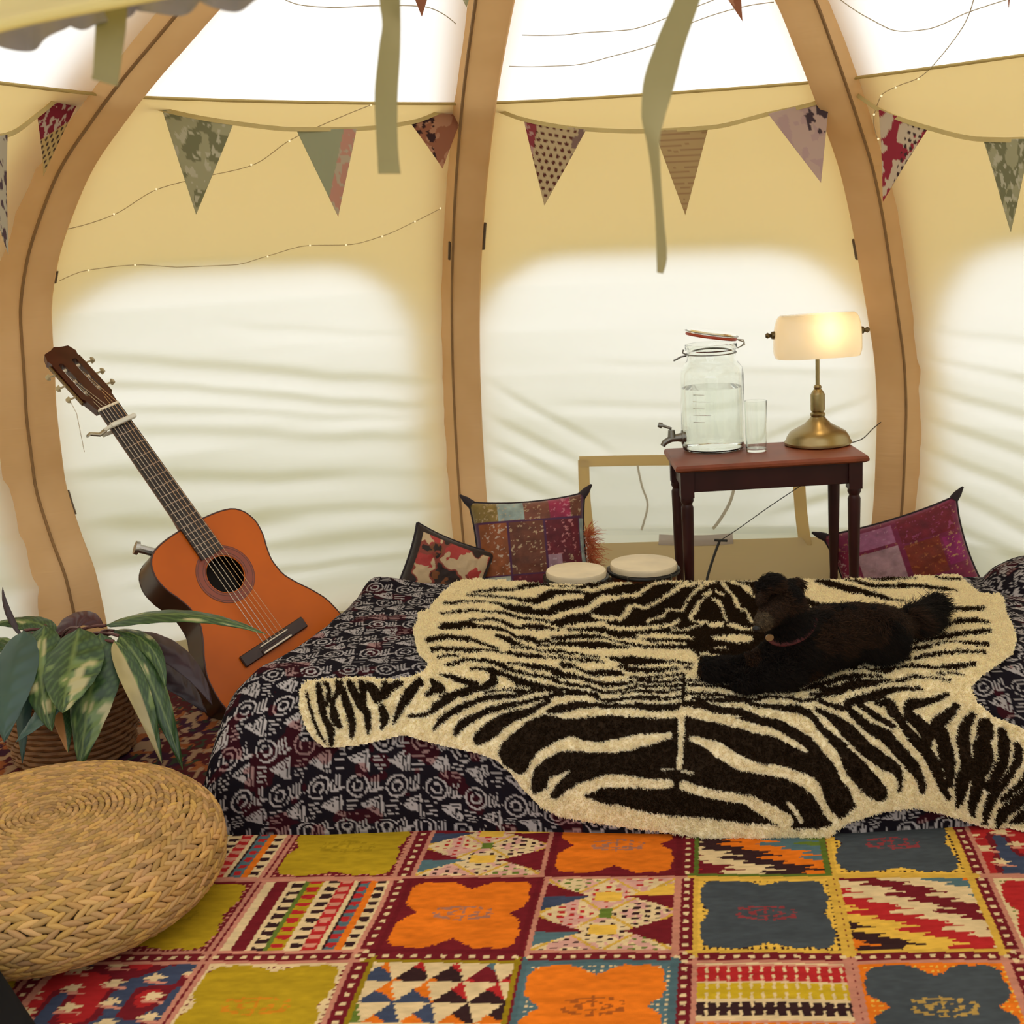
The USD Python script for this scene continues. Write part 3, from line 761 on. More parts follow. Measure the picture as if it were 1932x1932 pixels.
    (S5, 1, [(400, 440, 110), (500, 370, 130), (600, 300, 110), (720, 250, 80), (830, 220, 50), (920, 170, 40), (1000, 140, 26)]),
    (S5, 1, [(0, 170, 30), (120, 110, 40), (280, 60, 40), (430, 20, 30)]),
    (S5, 1, [(1000, 220, 40), (1130, 190, 60), (1250, 170, 60), (1400, 170, 36), (1550, 175, 36), (1750, 180, 40), (1932, 190, 42)]),
    (S5, 'p1', [(740, 740), (600, 650), (560, 560), (590, 480), (700, 390), (800, 310), (950, 240), (1130, 280), (1350, 270), (1500, 250), (1932, 280), (1932, 390), (1700, 420), (1450, 470), (1300, 460), (1190, 420), (1050, 470), (900, 550), (830, 640), (790, 720)]),
    (S5, 'p1', [(850, 900), (840, 780), (870, 690), (950, 620), (1080, 550), (1250, 545), (1400, 555), (1550, 560), (1700, 540), (1932, 490), (1932, 780), (1800, 760), (1650, 740), (1500, 730), (1400, 760), (1250, 810), (1130, 880), (1060, 940), (1000, 920), (1040, 850), (1100, 780), (1180, 700), (1080, 740), (1000, 760), (980, 840), (920, 880)]),
    (S5, 'p1', [(1300, 910), (1450, 850), (1550, 840), (1700, 850), (1932, 880), (1932, 1060), (1750, 1030), (1600, 990), (1450, 980), (1370, 940)]),
    (S6, 1, [(0, 20, 16), (250, 25, 16), (400, 10, 12)]), (S6, 1, [(0, 50, 18), (250, 65, 18), (410, 45, 16)]), (S6, 1, [(0, 95, 16), (250, 110, 18), (410, 80, 16)]),
    (S6, 1, [(0, 150, 22), (250, 165, 22), (410, 140, 20)]), (S6, 1, [(0, 215, 46), (250, 238, 56), (400, 215, 46)]),
    (S6, 1, [(420, -30, 26), (418, 60, 24), (412, 140, 26), (400, 240, 26)]),
    (S6, 1, [(430, 15, 12), (800, 20, 12), (1000, 50, 12), (1200, 45, 12)]),
    (S6, 1, [(430, 45, 18), (650, 60, 20), (850, 60, 18), (1050, 95, 18), (1200, 80, 16), (1330, 100, 20), (1500, 80, 18), (1700, 30, 22), (1932, -10, 22)]),
    (S6, 1, [(430, 118, 24), (650, 130, 26), (800, 145, 24), (1000, 170, 24), (1150, 150, 20), (1300, 155, 20), (1450, 180, 22), (1600, 150, 24), (1750, 70, 28), (1932, 20, 28)]),
    (S6, 1, [(430, 205, 45), (560, 215, 58), (700, 250, 58), (900, 275, 50), (1050, 320, 40)]),
    (S6, 1, [(500, 160, 24), (700, 175, 30), (900, 178, 26), (1050, 218, 32), (1250, 238, 50), (1400, 250, 60), (1520, 310, 50), (1600, 400, 40), (1700, 480, 45), (1800, 540, 32)]),
    (S6, 0, [(0, 280, 48), (150, 295, 48), (370, 300, 42)]),
    (S6, 0, [(430, 275, 60), (560, 305, 56), (700, 335, 46), (850, 360, 70), (1000, 400, 70), (1150, 430, 60), (1270, 480, 52), (1380, 540, 50), (1470, 590, 18)]),
    (S6, 0, [(400, 240, 28), (390, 400, 56), (385, 560, 48), (375, 720, 50)]),
    (S6, 0, [(0, 510, 110), (150, 490, 80), (290, 460, 50)]),
    (S6, 0, [(480, 490, 42), (620, 530, 76), (740, 600, 120), (900, 690, 110), (1050, 730, 90), (1250, 760, 90), (1400, 810, 100), (1500, 860, 110), (1570, 950, 80), (1620, 1050, 60), (1680, 1130, 70), (1740, 1180, 60)]),
    (S6, 0, [(0, 840, 80), (150, 860, 80), (290, 860, 70)]),
    (S6, 0, [(410, 870, 80), (550, 920, 72), (750, 960, 80), (950, 990, 90), (1080, 1060, 110), (1200, 1120, 120), (1300, 1180, 120)]),
    (S6, 0, [(220, 740, 16), (320, 740, 16)]), (S6, 0, [(400, 755, 22), (480, 775, 22)]),
    (S6, 0, [(1310, 1020, 30), (1380, 1100, 40), (1430, 1180, 42)]),
    (S6, 0, [(0, 1170, 110), (400, 1190, 110), (800, 1230, 110), (1100, 1290, 120), (1400, 1330, 120), (1650, 1310, 110), (1780, 1230, 90), (1932, 1150, 80)]),
    (S6, 0, [(1050, 260, 46), (1250, 290, 56), (1420, 340, 60), (1530, 420, 52), (1620, 560, 60), (1740, 700, 56), (1800, 820, 60), (1880, 900, 60), (1932, 1000, 70)]),
    (S7, 1, [(0, 420, 30), (120, 520, 60), (220, 620, 80), (330, 760, 170), (450, 900, 190), (560, 1000, 150)]),
    (S7, 1, [(0, 270, 30), (150, 350, 70), (300, 480, 130), (450, 620, 130), (600, 720, 120), (720, 800, 90), (755, 900, 45), (740, 990, 25)]),
    (S7, 1, [(270, 240, 40), (340, 320, 70), (480, 430, 90), (620, 500, 120), (720, 600, 110), (850, 740, 110), (930, 850, 80), (960, 960, 70)]),
    (S7, 1, [(20, 200, 35), (150, 235, 40), (260, 260, 50)]), (S7, 1, [(0, 90, 24), (200, 70, 26), (400, 30, 24), (640, 10, 16)]), (S7, 1, [(0, 150, 30), (180, 130, 34), (330, 60, 28), (560, 50, 20)]),
    (S7, 1, [(270, 210, 60), (420, 170, 80), (560, 140, 80), (680, 100, 50), (820, 85, 30), (970, 90, 20)]),
    (S7, 1, [(400, 230, 60), (500, 300, 50), (600, 360, 50), (700, 415, 36)]),
    (S7, 1, [(540, 215, 30), (640, 210, 80), (700, 290, 90), (780, 390, 70), (860, 500, 90), (980, 620, 100), (1080, 760, 110), (1130, 900, 80), (1200, 1040, 50)]),
    (S7, 1, [(1215, 125, 20), (1120, 165, 50), (1000, 200, 70), (850, 230, 90), (830, 300, 90), (920, 380, 110), (1000, 470, 120), (1030, 560, 60)]),
    (S7, 1, [(1280, 235, 60), (1200, 320, 90), (1100, 400, 120), (1150, 520, 130), (1180, 650, 140), (1210, 780, 110), (1215, 920, 60)]),
    (S7, 1, [(1420, 320, 60), (1370, 400, 100), (1340, 520, 120), (1360, 640, 110), (1370, 780, 120), (1330, 900, 130), (1310, 1020, 90), (1280, 1130, 30)]),
    (S7, 1, [(1540, 400, 130), (1550, 480, 150), (1490, 600, 110), (1490, 760, 130), (1480, 900, 120), (1450, 1020, 100), (1420, 1140, 70), (1425, 1210, 30)]),
    (S7, 1, [(1575, 580, 60), (1580, 700, 70), (1550, 810, 60)]),
    (S7, 1, [(1690, 450, 60), (1720, 560, 110), (1710, 700, 110), (1650, 830, 110), (1580, 940, 90)]),
    (S7, 1, [(1835, 560, 50), (1850, 680, 80), (1790, 800, 70), (1700, 930, 70), (1600, 1050, 90), (1550, 1180, 70), (1530, 1280, 40)]),
    (S7, 1, [(1960, 780, 80), (1870, 920, 60), (1760, 1010, 60), (1700, 1060, 50)]), (S7, 1, [(2000, 930, 90), (1820, 1100, 120), (1690, 1200, 100), (1650, 1310, 40)]),
    (S7, 1, [(2040, 1080, 100), (1860, 1230, 100), (1780, 1290, 50)]), (S7, 1, [(2150, 700, 70), (2180, 900, 90), (2100, 1150, 90), (1960, 1320, 60)]), (S7, 1, [(2330, 800, 80), (2350, 1000, 90), (2280, 1250, 80), (2150, 1400, 50)]),
    (S8, 1, [(108, 690, 8), (130, 770, 12), (160, 860, 14), (205, 945, 10)]),
    (S8, 1, [(170, 665, 25), (185, 740, 35), (205, 830, 30), (238, 890, 36), (240, 960, 15)]),
    (S8, 1, [(210, 660, 20), (225, 700, 22), (212, 760, 18)]), (S8, 1, [(270, 650, 20), (268, 700, 20), (245, 750, 22), (255, 820, 45), (285, 870, 20)]),
    (S8, 1, [(285, 655, 28), (305, 720, 38), (332, 790, 42), (350, 870, 30), (342, 915, 22)]),
    (S8, 1, [(330, 655, 30), (355, 700, 40), (390, 760, 40), (430, 820, 36), (432, 905, 12)]),
    (S8, 1, [(395, 655, 30), (405, 700, 36), (410, 760, 25)]), (S8, 1, [(440, 670, 40), (465, 700, 50), (480, 740, 30), (520, 655, 25)]),
    (S8, 1, [(500, 780, 36), (515, 830, 40), (495, 880, 10)]), (S8, 1, [(515, 720, 34), (560, 670, 38), (600, 655, 22)]),
    (S8, 1, [(695, 655, 36), (640, 710, 48), (600, 770, 38), (565, 850, 14)]),
    (S8, 1, [(640, 815, 12), (720, 810, 16), (800, 770, 28), (880, 720, 28), (1000, 680, 28)]),
]


def zebra_dark(px, py):
    """How brown the pelt is at points of its print (0 cream to 1 brown)."""
    from scipy.spatial import cKDTree
    shp = px.shape
    j = np.stack([px * 0.16, py * 0.16, px * 0], -1)
    x = (px + 2.2 * (fbm(j, 31, 3) - 0.5)).ravel()
    y = (py + 3.6 * (fbm(j * np.array([2.2, 1, 1]), 37, 3) - 0.5)).ravel()
    out = np.zeros(x.size)
    tree = cKDTree(np.c_[x, y])
    for (ox, oy, s), kind, pts in MARKS:
        p = np.asarray(pts, float)
        if kind == 'p1':
            P = np.c_[ox + p[:, 0] / s, oy + p[:, 1] / s]
            i = np.flatnonzero((x > P[:, 0].min()) & (x < P[:, 0].max()) & (y > P[:, 1].min()) & (y < P[:, 1].max()))
            i = i[in_poly(x[i], y[i], P)]
            out[i] = 1
            continue
        q = np.c_[ox + p[:, 0] / s, oy + p[:, 1] / s, p[:, 2] / s / 2]
        d = np.r_[0, np.cumsum(np.hypot(*np.diff(q[:, :2], axis=0).T))]
        q = spline(q, max(int(d[-1] / 1.3), 3))
        q[:, 2] = np.maximum(q[:, 2] + (0.35 if kind == 1 else 0.1), 1.0)
        hit = tree.query_ball_point(q[:, :2], q[:, 2] + 0.25)
        i = np.unique(np.concatenate([np.asarray(h, int) for h in hit])) if len(hit) else []
        out[np.asarray(i, int)] = kind
    return out.reshape(shp)


zebra = thing('zebra_rug', 'cream and dark brown zebra-striped faux fur rug spread over the mattress', 'rug', (0.45, 2.5, 0))
ZO = np.array([0.45, 2.5, 0])
gx, gy = np.meshgrid(np.arange(552, 2066, 2.6), np.arange(1084, 1600, 2.6))
zin = in_poly(gx, gy, ZEBRA_EDGE)
P, far = on_bed(gx, gy, 0.0)
gz = [(bed_z(P[..., 0] + a, P[..., 1] + b) - bed_z(P[..., 0] - a, P[..., 1] - b)) / 0.012 for a, b in ((0.006, 0), (0, 0.006))]
pn = np.stack([-gz[0], -np.minimum(gz[1], 4), np.ones_like(gz[0])], -1)
P = P + pn / np.linalg.norm(pn, axis=-1, keepdims=True) * 0.013
zin &= ~far
dk = zebra_dark(gx, gy)
CR_, BR_ = np.array([0.93, 0.82, 0.58]), np.array([0.028, 0.014, 0.005])
zc = CR_ * (1 - dk[..., None]) + BR_ * dk[..., None]
m = grid(P)
ok = zin.ravel()[m.faces].all(1)
e = np.linalg.norm(P.reshape(-1, 3)[m.faces] - P.reshape(-1, 3)[np.roll(m.faces, 1, 1)], axis=2).max(1) < 0.06
used = np.unique(m.faces[ok & e])
re = np.full(len(m.vertices), -1)
re[used] = np.arange(len(used))
pelt = tri(m.vertices[used] - ZO, re[m.faces[ok & e]][:, ::-1])
if pelt.face_normals[:, 2].mean() < 0:
    pelt = tri(pelt.vertices, pelt.faces[:, ::-1])
obj('pelt', pelt, 'pelt_cloth', zebra, color=zc.reshape(-1, 3)[used])
# the pile: hairs rooted all over the pelt, combed towards the tail
rng = np.random.default_rng(7)
pv, pf = pelt.vertices, pelt.faces
NH = 240000
ar = pelt.area_faces
fi = rng.choice(len(pf), NH, p=ar / ar.sum())
bw = rng.dirichlet((1, 1, 1), NH)
root = (pv[pf[fi]] * bw[:, :, None]).sum(1)
vn = pelt.vertex_normals[pf[fi]].mean(1)
pc = zc.reshape(-1, 3)[used][pf[fi, rng.integers(0, 3, NH)]]
pc = np.minimum(pc * (0.84 + 0.32 * rng.random((NH, 1))), 0.97)
comb = np.array([0.0, -0.55, -0.15]) + rng.normal(0, 0.33, (NH, 3))
ln = 0.0058 * (0.7 + 0.6 * rng.random((NH, 1)))
d1 = vn + 0.35 * comb
d1 /= np.linalg.norm(d1, axis=1, keepdims=True)
d2 = vn * 0.45 + comb
d2 /= np.linalg.norm(d2, axis=1, keepdims=True)
pts = np.stack([root - vn * 0.002, root + d1 * ln * 0.55, root + d1 * ln * 0.55 + d2 * ln * 0.6], 1)


def hairs(name, pts, widths, colors, mat, parent, label=None):
    """Strands as linear curves, each with its own colour."""
    n, k = pts.shape[:2]
    c = UsdGeom.BasisCurves.Define(stage, numbered(str(parent.GetPath()), name))
    c.CreateTypeAttr('linear')
    c.CreatePointsAttr(Vt.Vec3fArray.FromNumpy(pts.reshape(-1, 3).astype(np.float32)))
    c.CreateCurveVertexCountsAttr(Vt.IntArray.FromNumpy(np.full(n, k, np.int32)))
    c.CreateWidthsAttr(Vt.FloatArray.FromNumpy(np.tile(np.asarray(widths, np.float32), n)))
    c.SetWidthsInterpolation('vertex')
    UsdGeom.PrimvarsAPI(c).CreatePrimvar('col', _T.Color3fArray, 'uniform').Set(Vt.Vec3fArray.FromNumpy(colors.astype(np.float32)))
    UsdShade.MaterialBindingAPI.Apply(c.GetPrim()).Bind(LOOK[mat])
    return tag(c, label=label, kind='stuff')


hairs('fur_pile', pts, [0.0017, 0.0013, 0.0005], pc, 'pelt_hair', zebra)

# ------------------------------------------------------------------ kilim on the floor
K0, KI, KJ = np.array([-0.226, 1.989]), np.array([0.2605, -0.016]), np.array([-0.041, -0.243])


def k_medallion(u, v, base, bg, speck, orn, deep=0.11):
    x, y = np.abs(u - 0.5), np.abs(v - 0.5)
    wob = 0.012 * np.sin(u * 31) + 0.012 * np.sin(v * 27)
    ins = (x < 0.455 + wob) & (y < 0.45 + wob)
    ins &= ~(((0.5 - x) < deep * np.clip(1 - y / 0.13, 0, 1) + 0.04) | ((0.5 - y) < deep * 1.05 * np.clip(1 - x / 0.16, 0, 1) + 0.045))
    ins &= ((0.5 - x) * (0.5 - y) > 0.0065)
    c = np.empty(u.shape + (3,))
    c[:] = bg
    dots = (np.modf(u * 21)[0] + np.modf(v * 19)[0] * 0 < 0.4) & (np.modf(v * 19)[0] < 0.45)
    put(c, dots & ~ins, speck)
    n = fbm(np.stack([u * 3, v * 14, u * 0 + base[0] * 50], -1), 3, 2)
    c[ins] = (np.asarray(base) * (0.82 + 0.36 * n)[..., None])[ins]
    r = np.hypot(x / 0.20, y / 0.09)
    o = (np.abs(r - 1) < 0.10) | (np.abs(r - 0.5) < 0.12) | ((x > 0.10) & (x < 0.20) & (np.abs(y - 0.06) < 0.016)) | ((x < 0.01) & (y < 0.1))
    o &= fbm(np.stack([u * 34, v * 40, u * 0], -1), 6, 2) > 0.43
    c[o & ins] = 0.55 * np.asarray(orn) + 0.45 * np.asarray(base)
    return c


def k_star(u, v):
    c = np.empty(u.shape + (3,))
    c[:] = CREAM
    n = fbm(np.stack([u * 12, v * 12, u * 0], -1), 2, 2)
    c[n > 0.58] = np.asarray(PINK) * 0.85 + 0.1
    p, q = (u + v) * 2.0, (u - v) * 2.0                       # diamond lattice
    fp, fq = np.abs(np.modf(p + 10)[0] - 0.5), np.abs(np.modf(q + 10)[0] - 0.5)
    k = np.maximum(fp, fq)
    idx = (np.floor(p + 10) + 3 * np.floor(q + 10)) % 3
    dash = (np.modf(u * 13 + 20)[0] < 0.5) & (np.modf(v * 15 + np.floor(u * 13) * 0.5 + 20)[0] < 0.42)
    put(c, dash & (k < 0.42) & (idx == 0), DARK)
    put(c, dash & (k < 0.42) & (idx == 1), GREEN)
    put(c, dash & (k < 0.36) & (idx == 2), RED)
    put(c, (k > 0.465), np.asarray(GOLD) * 0.8)
    mid = np.abs(u - 0.5)
    put(c, (mid < 0.10) & (np.abs(np.abs(v - 0.5) - 0.22) < 0.06), GOLD)
    put(c, (mid < 0.05) & (np.abs(v - 0.5) < 0.06), GREEN)
    for side in (0, 1):
        x = u if side == 0 else 1 - u
        for k0, (ca, cb) in ((0.27, (BURG, NAVY if side == 0 else GOLD)), (0.74, (BURG, TEAL if side == 0 else BURG))):
            t = np.abs(v - k0) / 0.20
            m = (x < 0.36 * (1 - t))
            put(c, m & (v < k0), ca if side == 0 else cb)
            put(c, m & (v >= k0), cb if side == 0 else ca)
    return c


def k_stripes(u, v):
    c = np.empty(u.shape + (3,))
    c[:] = CREAM
    teeth = np.modf(v * 9 + 5)[0]
    bands = [(0.09, 0.20, BURG, None), (0.20, 0.24, CREAM, None), (0.24, 0.335, DARK, CREAM), (0.335, 0.36, GREEN, None), (0.36, 0.47, YELLOW, RED), (0.47, 0.50, CREAM, None), (0.50, 0.60, CREAM, DARK),
             (0.60, 0.70, RED, PINK), (0.70, 0.735, CREAM, None), (0.735, 0.755, DARK, None), (0.755, 0.83, TEAL, RED), (0.83, 0.885, ORANGE, None), (0.885, 0.97, CREAM, DARK)]
    for a, b, p, q in bands:
        m = (u >= a) & (u < b)
        put(c, m, p)
        if q is not None:
            w = (b - a)
            put(c, m & (teeth < 0.55) & (np.abs((u - a) / w - 0.5) < 0.33 + 0.15 * np.sin(v * 57)), q)
    return c


def k_ikat(u, v, pal, seed=0.0):
    w = np.floor(v * 13)
    tooth = np.abs(np.modf(v * 13)[0] - 0.5) * 0.30
    s = (v * 0.85 - u * 0.62 + 1.3 + tooth * 0.5 + 0.05 * ((w * 7 + seed) % 3)) * 5.2 + seed
    k = np.floor(s).astype(int) % len(pal)
    return np.asarray(pal)[k]


def k_tri(u, v):
    a, b = u * 4.2 + v * 0.9, v * 4.4
    r = np.floor(b)
    x = np.modf(a + 0.5 * (r % 2) + 10)[0]
    y = b - r
    up = np.abs(x - 0.5) < y * 0.5
    k = (np.floor(a + 0.5 * (r % 2) + 10) + r * 2).astype(int)
    pal = np.array([ORANGE, DARK, RED, BURG, TEAL, GREEN, ORANGE, NAVY])
    d = ((u * 0.9 - v) * 4.5 + 8).astype(int)
    c = pal[(d + (k % 2)) % len(pal)]
    c[~up] = CREAM
    return c


def k_comb(u, v):
    c = np.empty(u.shape + (3,))
    c[:] = CREAM
    rows = [(0.04, 0.24, RED, PINK), (0.24, 0.44, np.array(YELLOW) * 1.3, CREAM), (0.44, 0.62, DARK, CREAM), (0.66, 0.86, ORANGE, PINK), (0.86, 1.0, DARK, CREAM)]
    t = np.modf(u * 14)[0]
    for a, b, p, q in rows:
        m = (v >= a) & (v < b)
        y = (v - a) / (b - a)
        on = (np.abs(y - 0.5) < 0.11) | ((t > 0.36) & (np.abs(y - 0.5) < 0.42))
        put(c, m & on, p)
        put(c, m & ~on & (np.abs(y - 0.5) > 0.30), q)
    return c


def k_leaf(u, v):
    c = np.empty(u.shape + (3,))
    c[:] = BURG
    n = fbm(np.stack([u * 5, v * 5, u * 0], -1), 13, 1)
    put(c, n > 0.52, np.asarray(RED) * 0.9)
    put(c, n < 0.30, NAVY)
    p, q = u * 3.6 - v * 1.2 + 10, v * 4.2 + u * 1.0 + 10
    x, y = np.modf(p)[0] - 0.5, np.modf(q)[0] - 0.5
    d = np.abs(x) * 1.0 + np.abs(y) * 1.3
    spikes = 0.05 * np.sign(np.sin(np.arctan2(y, x) * 6))
    put(c, d < 0.30 + spikes, CREAM)
    put(c, (np.abs(y - 0.42 * x - 0.25) < 0.06) & (np.abs(x) < 0.3), PINK)
    return c


IK1 = [ORANGE, DARK, CREAM, BURG, RED, DARK, GREEN, TEAL]
IK2 = [RED, GOLD, DARK, ORANGE, TEAL, CREAM, BURG, CREAM]


def kilim_color(X, Y):
    det = KI[0] * KJ[1] - KI[1] * KJ[0]
    dx, dy = X - K0[0], Y - K0[1]
    i = (dx * KJ[1] - dy * KJ[0]) / det
    j = (KI[0] * dy - KI[1] * dx) / det
    # the weaver's hand: lines wander, knots are a few millimetres
    i = i + 0.022 * (fbm(np.stack([X * 4, Y * 4, X * 0], -1), 41, 2) - 0.5) * 2
    j = j + 0.022 * (fbm(np.stack([X * 4, Y * 4, X * 0 + 7], -1), 43, 2) - 0.5) * 2
    iq, jq = np.floor(i / 0.0165) * 0.0165 + 0.008, np.floor(j / 0.0165) * 0.0165 + 0.008
    ci, cj = np.floor(i).astype(int), np.floor(j).astype(int)
    c = np.empty(X.shape + (3,))
    c[:] = BURG
    cells = {(-1, -1): 'y', (-1, 0): 's', (-1, 1): 'o', (-1, 2): 'i', (-1, 3): 'b', (-1, 4): 'l', (-1, -2): 's', (-1, -3): 'y', (0, -3): 's', (0, -2): 'y', (0, -1): 's', (0, 0): 'o', (0, 1): '*', (0, 2): 'b', (0, 3): 'k', (0, 4): 'r',
             (1, -3): 'y', (1, -2): 'l', (1, -1): 'y2', (1, 0): 't', (1, 1): 'o2', (1, 2): 'c', (1, 3): 'b2', (1, 4): 'l', (2, -2): 'b', (2, -1): '*', (2, 0): 'r', (2, 1): 'i', (2, 2): 'o', (2, 3): 's', (-1, 5): 'y', (0, 5): '*', (1, 5): 'o'}
    cells[(-1, 0)] = '*'
    for rj in range(-1, 5):
        for rc in range(-6, 7):
            cells.setdefault((rj, rc), 'yls*ob'[(rj * 2 + rc * 3) % 6])
    for (rj, rc), kind in cells.items():
        m = (ci == rc) & (cj == rj)
        if not m.any():
            continue
        pad = [0.022, 0.022, 0.016, 0.016]            # left, right, far, near margins inside the cell
        if rc % 2 == 0:
            pad[0] = 0.062
        else:
            pad[1] = 0.062
        if rj % 2 == 1:
            pad[2] = 0.055
        else:
            pad[3] = 0.055
        u, v = (iq[m] - rc - pad[0]) / (1 - pad[0] - pad[1]), (jq[m] - rj - pad[2]) / (1 - pad[2] - pad[3])
        fn = {'y': lambda: k_medallion(u, v, YELLOW, BURG, PINK, np.array(YELLOW) * 0.6, 0.05), 'y2': lambda: k_medallion(u, v, YELLOW, CREAM, BURG, ORANGE, 0.06), 's': lambda: k_stripes(u, v), '*': lambda: k_star(u, v),
              'o': lambda: k_medallion(u, v, ORANGE, BURG, BURG, TEAL), 'o2': lambda: k_medallion(u, v, ORANGE, TEAL, CREAM, DARK), 'i': lambda: k_ikat(u, v, IK1, 0.4), 'k': lambda: k_ikat(u, v, IK2, 0.0),
              'b': lambda: k_medallion(u, v, BLUE, GOLD, DARK, RED, 0.06), 'b2': lambda: k_medallion(u, v, BLUE, ORANGE, GOLD, GOLD, 0.12), 'r': lambda: k_medallion(u, v, RED, CREAM, GREEN, DARK, 0.05), 'l': lambda: k_leaf(u, v), 't': lambda: k_tri(u, v), 'c': lambda: k_comb(u, v)}[kind]
        cc = fn()
        edge = (u < 0) | (u > 1) | (v < 0) | (v > 1)
        cc[edge] = BURG
        near = ((u < 0.022) & (u > -0.02)) | ((u > 0.978) & (u < 1.02)) | ((v < 0.018) & (v > -0.02)) | ((v > 0.982) & (v < 1.02))
        line = {'s': np.array(PINK) * 1.1, 'b': GOLD, 'k': GOLD, 'b2': PINK, 'i': GREEN, 't': np.array(YELLOW) * 0.8, 'o': BURG, 'o2': TEAL}.get(kind, PINK)
        cc[near] = np.asarray(line) * 0.85
        c[m] = cc
    # white pips along the broad bands
    for axis, a, b in ((0, i, j), (1, j, i)):
        k = np.round((a - (0 if axis == 0 else 1)) / 2) * 2 + (0 if axis == 0 else 1)
        off = np.abs(a - k)
        pip = (off < 0.017) & (np.abs(np.modf(b * 11 + 100)[0] - 0.5) < 0.20)
        c[pip] = CREAM
    n = fbm(np.stack([X * 60, Y * 160, X * 0], -1), 51, 2)
    w = fbm(np.stack([X * 7, Y * 7, X * 0], -1), 52, 2)
    return c * (0.80 + 0.38 * n + 0.24 * w)[..., None]


kx = np.r_[np.arange(-1.35, -0.86, 0.02), np.arange(-0.86, 1.06, 0.0026), np.arange(1.06, 1.5, 0.02)]
ky = np.r_[np.arange(1.02, 1.36, 0.02), np.arange(1.36, 2.2, 0.0028), np.arange(2.2, 2.36, 0.02)]
KX, KY = np.meshgrid(kx, ky)
kc = kilim_color(KX, KY)
KZ = 0.008 + 0.004 * (fbm(np.stack([KX * 5, KY * 5, KX * 0], -1), 61, 2) - 0.5)
kt = thing('kilim_rug', 'flat-woven rug of orange, mustard, blue and red patterned squares on the floor', 'rug', (0, 1.7, 0))
obj('weave', grid(np.stack([KX, KY - 1.7, KZ], -1)), 'woven_cloth', kt, color=kc.reshape(-1, 3))
edge = np.array([(kx[0], ky[0]), (kx[-1], ky[0]), (kx[-1], ky[-1]), (kx[0], ky[-1]), (kx[0], ky[0])])
obj('selvedge', tube(np.c_[edge[:, 0], edge[:, 1] - 1.7, np.full(5, 0.006)], 0.006, 6), 'red_wool', kt)

# an older red floral carpet further back, under the guitar and the plant
cx_, cy_ = np.meshgrid(np.arange(-1.45, -0.40, 0.0045), np.arange(2.28, 3.12, 0.006))
n1 = fbm(np.stack([cx_ * 55, cy_ * 40, cx_ * 0], -1), 71, 2)
n2 = fbm(np.stack([cx_ * 38, cy_ * 30, cx_ * 0 + 4], -1), 73, 2)
n3 = fbm(np.stack([cx_ * 9, cy_ * 9, cx_ * 0 + 2], -1), 75, 2)
fc = np.empty(cx_.shape + (3,))
fc[:] = (0.085, 0.016, 0.018)
fc[n3 > 0.55] = (0.05, 0.014, 0.03)
fc[n1 > 0.60] = (0.36, 0.22, 0.13)
fc[n2 > 0.63] = (0.30, 0.09, 0.03)
fc[(n1 < 0.28)] = (0.04, 0.05, 0.03)
ft = thing('floral_carpet', 'dark red carpet with small floral flecks under the guitar and the potted plant', 'carpet', (-0.9, 2.7, 0))
obj('pile', grid(np.stack([cx_ + 0.9, cy_ - 2.7, 0 * cx_ + 0.007], -1)), 'woven_cloth', ft, color=fc.reshape(-1, 3))
edge = np.array([(-1.45, 2.28), (-0.40, 2.28), (-0.40, 3.12), (-1.45, 3.12), (-1.45, 2.28)]) - [-0.9, 2.7]
obj('binding', tube(np.c_[edge, np.full(5, 0.005)], 0.005, 6), 'red_wool', ft)

# ------------------------------------------------------------------ woven seagrass pouf
PC, PR, PH = np.array([-0.845, 1.94, 0.008]), 0.30, 0.185
pouf = thing('woven_pouf', 'low round pouf plaited from pale straw in the near left corner', 'pouf', PC)
th = np.linspace(-np.pi / 2, np.pi / 2, 60)
pp = np.c_[PR * np.abs(np.cos(th)) ** 0.62, PH / 2 + PH / 2 * np.sign(np.sin(th)) * np.abs(np.sin(th)) ** 0.75]
pp[-14:, 1] -= 0.010 * np.linspace(0, 1, 14) ** 2
obj('core', lathe(np.c_[pp[:, 0] * 0.975, PH / 2 + (pp[:, 1] - PH / 2) * 0.96], 64), 'straw_dark', pouf)
d = np.r_[0, np.cumsum(np.hypot(*np.diff(pp, axis=0).T))]
rng = np.random.default_rng(11)
leafs = trimesh.creation.icosphere(1, 1.0)
lv = np.asarray(leafs.vertices)
V, F, C, nf = [], [], [], 0
s = d[-1] - 0.008
row = 0
